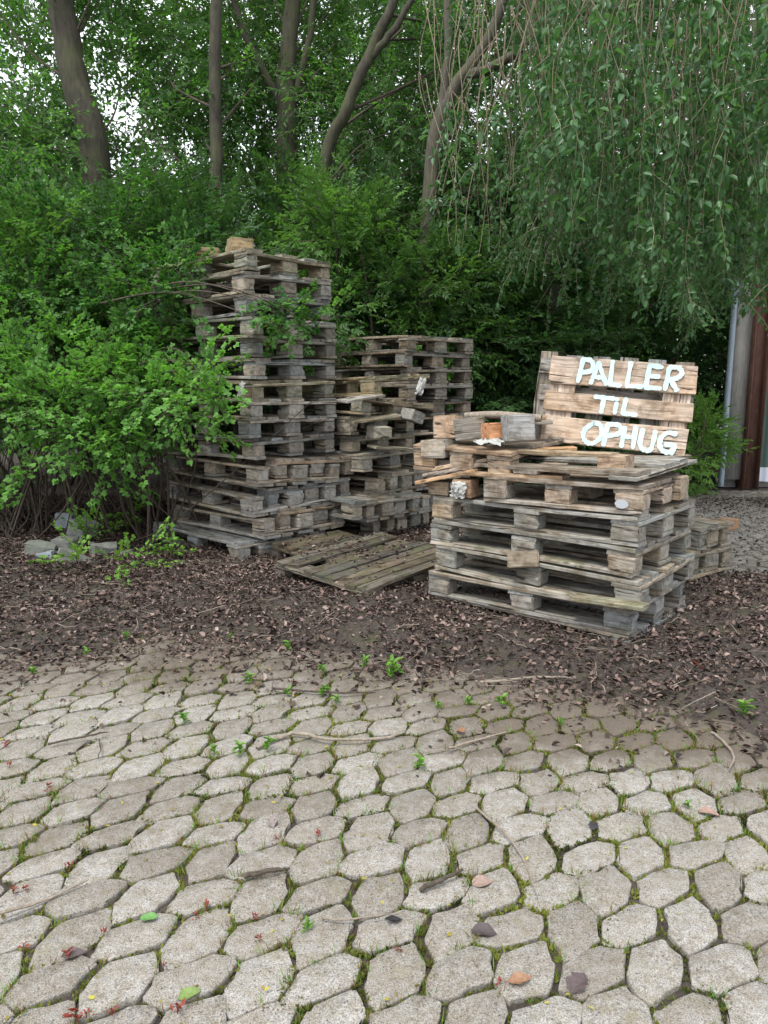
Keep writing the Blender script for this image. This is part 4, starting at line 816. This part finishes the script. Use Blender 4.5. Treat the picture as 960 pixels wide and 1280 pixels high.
def currant():
    root = empty('currant_bush', (0, 0, 0), label='bright green small leaved bush spilling its sprays over the tower and stones', cat='bush')
    g = np.random.default_rng(77); a = Acc(); s = Acc()
    L = [(60, 395, 6.0, .42, 70), (165, 405, 5.9, .42, 75), (20, 470, 5.6, .34, 55), (80, 440, 5.75, .36, 60), (185, 450, 5.7, .30, 50), (68, 505, 5.35, .33, 80), (150, 480, 5.45, .34, 80), (118, 545, 5.3, .22, 46), (138, 590, 5.25, .12, 16), (20, 580, 5.6, .15, 10), (196, 425, 5.5, .2, 26), (190, 500, 5.15, .20, 38), (165, 545, 5.25, .18, 28), (100, 360, 6.1, .4, 50), (222, 338, 5.55, .15, 16), (200, 375, 5.5, .18, 22), (205, 325, 5.6, .16, 16), (180, 350, 5.9, .28, 30), (35, 340, 6.2, .4, 40), (60, 295, 6.3, .45, 44), (150, 300, 6.3, .4, 40), (10, 270, 6.5, .36, 24),
         (245, 492, 4.98, .12, 17), (272, 500, 4.9, .08, 9), (262, 462, 4.95, .09, 9), (340, 380, 4.98, .09, 9), (370, 392, 5.02, .09, 8), (398, 404, 5.05, .06, 4), (262, 535, 4.88, .05, 5), (232, 515, 4.95, .09, 9), (352, 410, 5.0, .05, 3)]
    for px, py, d, r, n in L:
        r *= .80 if d < 5.8 else .95
        c = np.array(at(px, py, d)); e = nrm(g.normal(0, 1, (n, 3)) + [0, -.35, .3]); p = c + e * r * g.uniform(.35, 1.05, (n, 1)) * [1.1, .9, .8]
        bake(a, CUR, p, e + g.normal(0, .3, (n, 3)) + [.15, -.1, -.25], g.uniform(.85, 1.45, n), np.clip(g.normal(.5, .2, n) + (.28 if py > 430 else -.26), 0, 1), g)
        b = np.array([-2.2 + g.normal(0, .45), 6.0 + g.normal(0, .2), -.03]); m = (b + c) / 2 + [g.normal(0, .15), -.1, .35]
        if px > 235: b = np.array(at(165, 470 if py > 430 else 390, 5.6)) + g.normal(0, .1, 3); m = (b + c) / 2 + [g.normal(0, .05), -.06, .14]
        P, R = smooth_path([b, m, c], [.013, .009, .003] if px < 235 else [.007, .005, .002], 8); V, Q = tube(P, R, 5, .1); s.add(V, Q)
    for k in range(150):
        b = np.array([g.uniform(-3.6, -1.35), g.uniform(5.75, 6.6), -.03]); t = b + [g.normal(0, .55), g.normal(-.15, .3), g.uniform(.5, 1.6)]; m = (b + t) / 2 + g.normal(0, .16, 3)
        P, R = smooth_path([b, m, t], [g.uniform(.005, .014), .006, .002], 5); V, Q = tube(P, R, 4); s.add(V, Q)
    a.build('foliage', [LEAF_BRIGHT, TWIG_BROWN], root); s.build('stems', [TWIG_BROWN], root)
currant()

def tree(name, label, limbs, cl, T, mats, seed, dens=30, sc=1.25, tint=.5):
    """limbs: [(points, radii)]; cl: crown lumps (px, py, distance, radius)"""
    g = np.random.default_rng(seed); root = empty(name, tuple(limbs[0][0][-1][:2]) + (0,), label=label, cat='tree'); o = np.array([*limbs[0][0][-1][:2], 0])
    for k, (P, R) in enumerate(limbs):
        P, R = smooth_path(P, R, 7); P = P + g.normal(0, .006, P.shape); V, Q = tube(P, R, 12 if k == 0 else 8, .08); a = Acc(); a.add(V - o, Q); a.build('trunk' if k == 0 else 'limb', mats[2], root, smooth=True)
    a = Acc()
    for px, py, d, r in cl:
        n = int(dens * 3.7 * (r / .8) ** 2); c = np.array(at(px, py, d)); e = nrm(g.normal(0, 1, (n, 3))); p = c + e * r * g.uniform(.3, 1.05, (n, 1)) * [1, 1, .8]; ok = keep(p, g); p, e = p[ok], e[ok]
        if len(p): bake(a, T, p - o, e + g.normal(0, .4, e.shape) - [0, 0, .35], sc * g.uniform(.75, 1.25, len(p)), np.clip(g.normal(tint, .2, len(p)) + g.normal(0, .12), 0, 1), g)
    # thin branches reaching into the leaves
    tr, _ = smooth_path(limbs[0][0], limbs[0][1], 7)
    for px, py, d, r in cl[::2]:
        c = np.array(at(px, py, d)); b = tr[np.argmin(np.abs(tr[:, 2] - c[2] * .8))]; m = (b + c) / 2 + g.normal(0, .12, 3); P, R = smooth_path([b, m, c], [.022, .012, .004], 6); V, Q = tube(P, R, 5); a.add(V - o, Q, .5, 1)
    a.build('crown', mats[:2], root); return root
def field(x0, x1, y0, y1, d0, d1, n, r0, r1, seed):
    g = np.random.default_rng(seed); return [(g.uniform(x0, x1), g.uniform(y0, y1), g.uniform(d0, d1), g.uniform(r0, r1)) for _ in range(n)]
MT, MB = [LEAF_TREE, TWIG_BROWN, BARK], [LEAF_BIRCH, TWIG_BIRCH, BARK_PALE]
tree('willow_tree', 'thick mossy trunk leaning from the upper corner above the currant bush', [([at(60, -120, 10), at(76, 0, 10), at(94, 105, 10), at(118, 205, 10), (-3.9, 10, 1.4), (-3.85, 10, -.05)], [.15, .16, .168, .185, .2, .23])],
     field(-60, 160, -200, 215, 9.6, 12, 22, .5, .9, 1) + [(70, 230, 9.5, .6), (150, 260, 9.4, .6)], TRE, MT, 201, 26)
tree('ash_tree', 'thin straight dark trunk rising above the tall tower', [([at(268, -140, 9.6), at(270, 0, 9.6), at(269, 120, 9.6), at(271, 240, 9.6), (-2.1, 9.6, 1.2), (-2.1, 9.6, -.05)], [.06, .068, .072, .076, .085, .1])],
     field(170, 330, -200, 225, 9.6, 12.5, 20, .5, .9, 2), TRE, MT, 202, 24)
tree('willow_tree', 'stout forked trunk behind the tower with two upright limbs', [([at(364, -140, 10.6), at(366, 0, 10.6), at(358, 90, 10.6), at(358, 150, 10.6), (-1.3, 10.6, 1.5), (-1.3, 10.6, -.05)], [.09, .10, .115, .135, .16, .2]),
     ([at(285, -30, 10.7), at(305, 40, 10.6), at(340, 110, 10.6), at(358, 150, 10.6)], [.04, .05, .06, .075]), ([at(400, -60, 10.5), at(388, 40, 10.5), at(370, 118, 10.6)], [.035, .045, .055])],
     field(310, 470, -200, 250, 10, 13, 22, .5, .9, 3), WIL, MT, 203, 26)
tree('willow_tree', 'slanting bare limbed willow reaching up between the forked trunk and the birch', [([at(520, -60, 9.2), at(470, 50, 9.2), at(436, 130, 9.2), at(405, 215, 9.3), (-.85, 9.4, 1.6), (-.9, 9.5, -.05)], [.045, .06, .068, .075, .09, .11]), ([at(560, -80, 9.3), at(500, 25, 9.2), at(462, 75, 9.2)], [.03, .04, .05])],
     field(430, 590, -200, 260, 9.5, 12.5, 20, .45, .9, 4), WIL, MT, 204, 24)
tree('birch_tree', 'pale forked birch with twisted limbs behind the hanging twigs', [([at(655, -70, 9.0), at(612, 45, 9.0), at(568, 112, 9.0), at(540, 195, 9.0), (.45, 9.0, 1.5), (.4, 9.0, -.05)], [.05, .06, .072, .08, .10, .12]), ([at(548, -80, 9.1), at(560, 20, 9.0), at(556, 105, 9.0), at(545, 170, 9.0)], [.035, .042, .05, .06]), ([at(700, 10, 8.6), at(640, 70, 8.8), at(585, 95, 9.0)], [.03, .045, .06])],
     field(540, 700, -200, 300, 9.2, 12, 20, .45, .8, 5), TRE, [LEAF_BIRCH, TWIG_BROWN, BARK_PALE], 205, 24)
# the drooping birch: trunk behind, limbs overhead, long leafy twigs hanging down to the front
def weeping():
    g = np.random.default_rng(9); base = (1.98, 8.8, 0); o = np.array(base)
    root = empty('weeping_birch', base, label='weeping birch hanging a curtain of leafy twigs over the painted sign', cat='tree')
    limbs = [([at(650, -220, 8.4), at(672, 0, 8.6), at(689, 170, 8.8), at(693, 330, 8.8), (2.0, 8.8, 1.0), (1.98, 8.8, -.05)], [.10, .12, .105, .11, .12, .15]),
             ([(1.9, 8.4, 5.4), (1.7, 6.8, 5.8), (1.5, 5.2, 5.3), (1.2, 4.0, 4.6)], [.09, .07, .05, .02]), ([(1.95, 8.5, 5.0), (3.0, 7.0, 5.6), (3.4, 5.4, 5.2), (3.3, 4.2, 4.6)], [.09, .07, .05, .02]), ([(1.9, 8.4, 5.2), (.9, 7.0, 5.2), (.5, 5.8, 4.6)], [.07, .05, .02]),
             ([at(694, 325, 8.8), at(730, 305, 8.4), at(790, 270, 7.8)], [.045, .035, .02])]
    for k, (P, R) in enumerate(limbs):
        P, R = smooth_path(P, R, 7); V, Q = tube(P, R, 10, .08); a = Acc(); a.add(V - o, Q); a.build('trunk' if k == 0 else 'limb', BARK_PALE, root, smooth=True)
    a = Acc(); prof_x = [520, 560, 600, 640, 690, 740, 790, 840, 880, 930, 1000]; prof_y = [300, 350, 320, 378, 300, 330, 400, 440, 405, 395, 395]
    for k in range(490):
        px = g.uniform(525, 1040) if k < 430 and g.random() < .2 else g.uniform(850, 1010) if k >= 430 else g.uniform(660, 1040); d = g.uniform(3.9, 7.2); lim = np.interp(px, prof_x, prof_y); sparse = px < 660
        py = lim - abs(g.normal(0, 60 if sparse else 120)) - (30 if g.random() < .6 else 0); b = np.array(at(px, py, d)); ln = g.uniform(.8, 1.9)
        if b[2] + ln < 2.6: ln = 2.7 - b[2] + g.uniform(0, .5)
        n = max(8, int(ln / .06)); t = np.linspace(0, 1, n); sw = g.normal(0, .13, 2); ph = g.uniform(0, 6.28, 2)
        P = b + np.stack([sw[0] * t * t + .05 * np.sin(5 * t + ph[0]) + .01 * np.sin(17 * t + ph[1]), sw[1] * t * t + .04 * np.sin(4 * t + ph[1]), ln * t], 1)
        V, Q = tube(P[::-1], np.linspace(.0032, .0009, n) * (.8 + .4 * g.random()), 3); a.add(V - o, Q, .5, 1)
        lf = min(ln, g.uniform(.35, 1.1) if sparse else g.uniform(.6, 1.5)); m = int(lf / (.030 if sparse else .026)); tt = np.sort(g.random(m)) * lf / ln
        q = np.stack([np.interp(tt, t, P[:, i]) for i in range(3)], 1); az = g.random(m) * 6.283; el = g.uniform(-1.35, -.15, m); D = np.stack([np.cos(az) * np.cos(el), np.sin(az) * np.cos(el), np.sin(el)], 1); st = g.uniform(.008, .03, (m, 1))
        L = g.uniform(.032, .074, m); up = np.stack([np.cos(az), np.sin(az), np.full(m, .5)], 1) + g.normal(0, .55, (m, 3))
        V, Q = blades(q + D * st, D, L, L * g.uniform(.46, .62, m), up, .12, .1); a.add(V - o, Q, np.repeat(np.clip(g.normal(.5, .2, m), 0, 1), 6), 0)
        if g.random() < .5:
            ss = q[g.integers(0, m, 3)]; bake(a, BIR, ss - o, g.normal(0, .6, (3, 3)) - [0, 0, .8], g.uniform(.5, .9, 3), g.normal(.5, .15, 3), g)
    for k in range(60):      # bare pale twigs at the edge of the curtain
        px, d = g.uniform(535, 760), g.uniform(4.2, 6.8); b = np.array(at(px, g.uniform(60, 330), d)); ln = max(.7, 2.9 - b[2]) + g.uniform(0, .6); n = 14; t = np.linspace(0, 1, n); sw = g.normal(0, .25, 2)
        P = b + np.stack([sw[0] * t * t + .07 * np.sin(4 * t + k), sw[1] * t + .04 * np.sin(7 * t + k), ln * t], 1); V, Q = tube(P[::-1], np.linspace(.0045, .0014, n), 4); a.add(V - o, Q, .5, 1)
    # leafy mass above and behind the curtain
    for px, py, d, r in field(690, 1080, -260, 330, 6.5, 9.5, 60, .35, .65, 31) + field(560, 1080, -420, -60, 4.5, 8.5, 40, .4, .8, 32):
        n = int(26 * (r / .6) ** 2); c = np.array(at(px, py, d)); e = nrm(g.normal(0, 1, (n, 3))); p = c + e * r * g.uniform(.3, 1, (n, 1)); ok = keep(p, g) & (p[:, 2] > 1.7); p, e = p[ok], e[ok]
        if len(p): bake(a, BIR, p - o, e * .6 + g.normal(0, .3, e.shape) - [0, 0, .9], g.uniform(.8, 1.3, len(p)), np.clip(g.normal(.45, .18, len(p)), 0, 1), g)
    a.build('crown', [LEAF_BIRCH, TWIG_BIRCH], root)
weeping()

def caught_leaves():
    n = 420; c = [(on(398, 704, .06), .32), (on(470, 717, .06), .42)]; k = rng.integers(0, 2, n); x = np.array([c[i][0].x for i in k]) + rng.normal(0, .22, n); y = np.array([c[i][0].y + .12 for i in k]) + rng.normal(0, .2, n); dg = bpy.context.evaluated_depsgraph_get(); dg.update(); P = []
    for X, Y in zip(x, y):
        hit, loc, nn, *_ = scene.ray_cast(dg, Vector((X, Y, .45)), Vector((0, 0, -1)), distance=.6)
        if hit and nn.z > .5: P.append(loc + Vector((0, 0, .004)))
    P = np.array(P); n = len(P); az = rng.random(n) * 6.283; D = np.stack([np.cos(az), np.sin(az), rng.normal(.05, .25, n)], 1); L = rng.uniform(.012, .04, n)
    V, Q = blades(P, nrm(D), L, L * .5, np.array([0, 0, 1.0]) + rng.normal(0, .3, (n, 3)), .22, .16); a = Acc(); a.add(V, Q, np.repeat(rng.random(n), 6)); tag(a.build('leaf_litter', LITTER), 'dead leaves caught on the flat pallets between the stacks', 'leaf litter', kind='stuff')
caught_leaves()
# ---------------------------------------------------------------- weeds, fallen leaves and twigs on the paving
def weed_mesh(mat, seed, n=9, L=.03, hgt=.05):
    g = np.random.default_rng(seed); az = g.random(n) * 6.283; el = g.uniform(.05, 1.0, n); z = g.uniform(.006, hgt, n)
    D = np.stack([np.cos(az) * np.cos(el), np.sin(az) * np.cos(el), np.sin(el)], 1); P = np.stack([g.normal(0, .004, n), g.normal(0, .004, n), z], 1); ln = L * g.uniform(.6, 1.25, n)
    V, Q = blades(P, D, ln, ln * .42, np.array([0, 0, 1.0]) + g.normal(0, .3, (n, 3)), .12, .18); a = Acc(); a.add(V, Q, np.repeat(g.random(n), 6)); tv, tq = tube([(0, 0, -.012), (0, 0, hgt)], [.0014, .001], 4); a.add(tv, tq, .3)
    o = a.build('weed', [mat]); me = o.data; bpy.data.objects.remove(o); return me
WG = [weed_mesh(LEAF_WEED, 300 + i, 18 + i % 4, .021 + .004 * (i % 3), .03 + .012 * (i % 3)) for i in range(5)]; WR = [weed_mesh(LEAF_RED, 320 + i, 8, .015, .016) for i in range(4)]
for i, (px, py, s) in enumerate([(360, 812, 1.5), (403, 843, 1.2), (490, 848, 1.8), (497, 842, 1.2), (627, 884, 1.3), (547, 886, 1.0), (404, 872, 1.3), (312, 855, 1.0), (42, 842, 1.0), (108, 820, 1.0), (288, 800, .9), (158, 800, 1.1), (930, 900, 1.4), (733, 795, 1.1), (420, 880, 1.0), (268, 942, 1.1), (230, 905, 1.2), (456, 835, 1.1), (585, 880, 1.0), (360, 870, .9), (700, 905, .8), (335, 940, 1.3), (300, 945, 1.0), (860, 1010, .8), (525, 960, 1.1), (385, 1163, .9)]):
    p = on(px, py, .0); p.z = float(max(hz(p.x, p.y), 0)); o = obj('weed', WG[i % 5], None, p, (0, 0, i * 1.7)); s *= .85; o.scale = (s, s, s); tag(o, 'small bright green weed sprouting low from joint or litter', 'weed', 'green weeds')
for i, (px, py, s) in enumerate([(86, 1086, 1.2), (17, 1118, 1.4), (30, 1114, 1.1), (30, 1186, 1), (86, 1198, 1.2), (130, 1170, 1), (258, 1136, 1), (245, 1148, 1), (320, 1150, 1), (325, 1178, 1.1), (95, 1275, 1.5), (108, 1272, 1.2), (222, 1268, 1.6), (204, 1210, .9), (60, 985, 1.2), (60, 990, 1), (8, 935, 1.4), (12, 960, 1.2), (398, 1046, 1), (345, 1050, .9), (868, 846, 1.6), (876, 850, 1.2), (500, 1190, .8), (625, 1230, 1.0), (140, 1270, 1.1)]):
    p = on(px, py, .0); p.z = float(max(hz(p.x, p.y), 0)); o = obj('red_weed', WR[i % 4], None, p, (0, 0, i * 2.1)); s *= .75; o.scale = (s, s, s); tag(o, 'tiny red leaved weed in a joint of the pavers', 'weed', 'red weeds')
for i, (px, py, h, lb) in enumerate([(122, 690, .26, 'young bramble with pale leaves growing out of the stone heap'), (180, 668, .34, 'tallest young bramble between the stones and the tower'), (195, 712, .18, 'young bramble drooping before the blue ended block'), (150, 722, .16, 'low bramble sprout on the litter below the stones'), (215, 700, .16, 'young bramble against the lowest pallets of the tower'), (95, 715, .14, 'tiny bramble sprout in front of the flat slab stone')]):
    p = on(px, py, .05); g = np.random.default_rng(400 + i); a = Acc(); root = empty('young_bramble', p, label=lb, cat='plant', group='young brambles'); k = 3 if h > .2 else 2
    for j in range(k):
        t = np.array([g.normal(0, h * .3), g.normal(0, h * .2) - .04, h * g.uniform(.6, 1.0)]); tv, tq = tube([(0, 0, -.05), t * .5 + [0, 0, h * .12], t], [.003, .0025, .0015], 4); a.add(tv, tq, .3, 1)
        n = 3; q = t * g.uniform(.35, 1.05, (n, 1)); bake(a, CUR, q, g.normal(0, .5, (n, 3)) + [0, -.2, .2], g.uniform(.75, 1.15, n), g.normal(.62, .2, n), g)
    a.build('foliage', [LEAF_WEED, TWIG_BROWN], root)
for i, (pts, r, m, lb) in enumerate([
    ([(322, 938), (365, 922), (410, 931), (480, 926), (505, 918)], .008, TWIG_PALE, 'long crooked grey stick lying across the paving joints'), ([(305, 1102), (340, 1098), (362, 1090)], .007, TWIG_BROWN, 'short thick dark stick on the pavers'),
    ([(0, 1152), (60, 1128), (112, 1106)], .004, TWIG_PALE, 'straight straw coloured stalk at the edge of the paving'), ([(525, 1116), (550, 1108), (578, 1096)], .007, TWIG_BROWN, 'lichen spotted dark stick across a paver'),
    ([(595, 1016), (630, 1050), (655, 1080), (670, 1126)], .004, TWIG_PALE, 'thin bent twig pointing toward the camera'), ([(560, 943), (590, 930), (632, 920)], .005, TWIG_PALE, 'pale forked twig on the damp soil patch'), ([(402, 1152), (430, 1157), (470, 1155), (505, 1146)], .003, TWIG_PALE, 'fine pale twig bowed over one paver'),
    ([(340, 865), (420, 872), (470, 868)], .005, TWIG_BROWN, 'brown twig at the border of the litter'), ([(600, 860), (680, 850), (720, 854)], .006, TWIG_PALE, 'pale twig half covered by litter below the front stack'), ([(890, 918), (915, 945), (912, 968)], .005, TWIG_PALE, 'thin twig curving out of the litter corner'), ([(60, 935), (120, 925), (135, 918)], .004, TWIG_BROWN, 'thin brown twig near the red weeds')]):
    P = [np.array(on(x, y, 0)) + [0, 0, .010 + .006 * ((j * 7 + i) % 3)] for j, (x, y) in enumerate(pts)]
    P = [p + [0, 0, float(max(hz(p[0], p[1]), 0))] for p in P]; P, R = smooth_path(P, [r, r * .9] + [r * .7] * (len(P) - 3) + [r * .45] if len(P) > 2 else [r] * len(P), 6)
    P = P + rng.normal(0, r * .25, P.shape); V, Q = tube(P, R, 6, .2); a = Acc(); a.add(V, Q); tag(a.build('fallen_twig', m), lb, 'twig')
def one_leaf(px, py, L, c, yaw, lb):
    p = on(px, py, 0); g = np.random.default_rng(int(px * 7 + py)); nu, nv = 9, 5; u, v = np.meshgrid(np.linspace(0, 1, nu), np.linspace(-1, 1, nv), indexing='ij')
    w = .30 * np.sin(np.pi * np.clip(u, 0, 1) ** .8) ** .8 * (1 + .12 * g.normal(0, 1, (nu, 1)) * (u > .1) * (u < .9)); curl = g.uniform(.25, .6); bend = g.uniform(-.35, .3)
    X, Y = u - .5, v * w; Z = curl * np.abs(v) ** 1.5 * w + bend * (u - .5) ** 2 + .02 * np.sin(9 * u + 3 * v) + g.normal(0, .008, u.shape) - .03 * (np.abs(v) < .1)
    V = np.stack([X, Y, Z], -1).reshape(-1, 3) * L; ii, jj = np.meshgrid(np.arange(nu - 1), np.arange(nv - 1), indexing='ij'); Q = np.stack([ii * nv + jj, (ii + 1) * nv + jj, (ii + 1) * nv + jj + 1, ii * nv + jj + 1], -1).reshape(-1, 4)
    m, nt, b, out = new_mat('fallen_leaf'); tc = N(nt, 'ShaderNodeTexCoord'); n = noise(nt, tc.outputs['Object'], 140, 4, .7); nt.links.new(ramp(nt, n, [(.3, tuple(k * .5 for k in c)), (.7, c)]), b.inputs['Base Color']); b.inputs['Roughness'].default_value = .65
    a = Acc(); a.add(V, Q); o = a.build('fallen_leaf', m, smooth=True); o.location = p + Vector((0, 0, .006)); o.rotation_euler = (g.normal(0, .12), g.normal(0, .1), yaw); tag(o, lb, 'leaf')
for t in [(187, 1150, .045, (.11, .26, .06), .1, 'fresh light green leaf on the pavers'), (237, 1247, .05, (.17, .25, .06), .6, 'yellow green leaf stuck in a joint'), (886, 1018, .062, (.30, .19, .15), -.4, 'pinkish dry leaf on the pavers'), (650, 1228, .055, (.28, .15, .08), .2, 'orange brown leaf in the mossy joint'), (722, 1232, .07, (.10, .07, .07), .9, 'large dark purple leaf on a paver'), (605, 1166, .06, (.06, .045, .045), -.2, 'black brown curled leaf between pavers'), (492, 1153, .045, (.022, .02, .022), .3, 'almost black wet leaf under the fine pale twig'), (742, 1033, .045, (.03, .03, .035), 1.2, 'small black leaf on a bright paver'), (92, 1195, .05, (.10, .075, .07), .5, 'grey brown leaf beside a red weed'), (575, 915, .05, (.28, .14, .07), 2.0, 'orange dead leaf on the damp soil patch'), (603, 1105, .06, (.30, .21, .17), .3, 'pale brown leaf under the straw stalk')]: one_leaf(*t)
STONE2 = STONE
o = stone('small pinkish pebble lying on the pavers', tuple(on(341, 1028, .01)), .4, (.035, .028, .024), 99, (.42, .33, .29)); o['group'] = 'pebbles'; o['category'] = 'pebble'; o.name = 'pebble'

def yellow_bits():
    n = 420; x = rng.uniform(-2.2, 2.0, n); y = rng.uniform(1.2, 3.4, n); ok = bed(x, y) < .05; x, y = x[ok], y[ok]; n = len(x); az = rng.random(n) * 6.283
    D = np.stack([np.cos(az), np.sin(az), rng.normal(.05, .2, n)], 1); L = rng.uniform(.006, .018, n); V, Q = blades(np.stack([x, y, np.full(n, .004)], 1), nrm(D), L, L * .55, np.array([0, 0, 1.0]) + rng.normal(0, .3, (n, 3)), .2, .1)
    a = Acc(); a.add(V, Q, np.repeat(rng.random(n), 6)); m = leaf_mat('yellowed_leaf', (.16, .12, .03), (.42, .36, .06), .2, .6, .2); tag(a.build('leaf_litter', m), 'tiny yellowed leaves sprinkled over the pavers', 'leaf litter', kind='stuff')
yellow_bits()
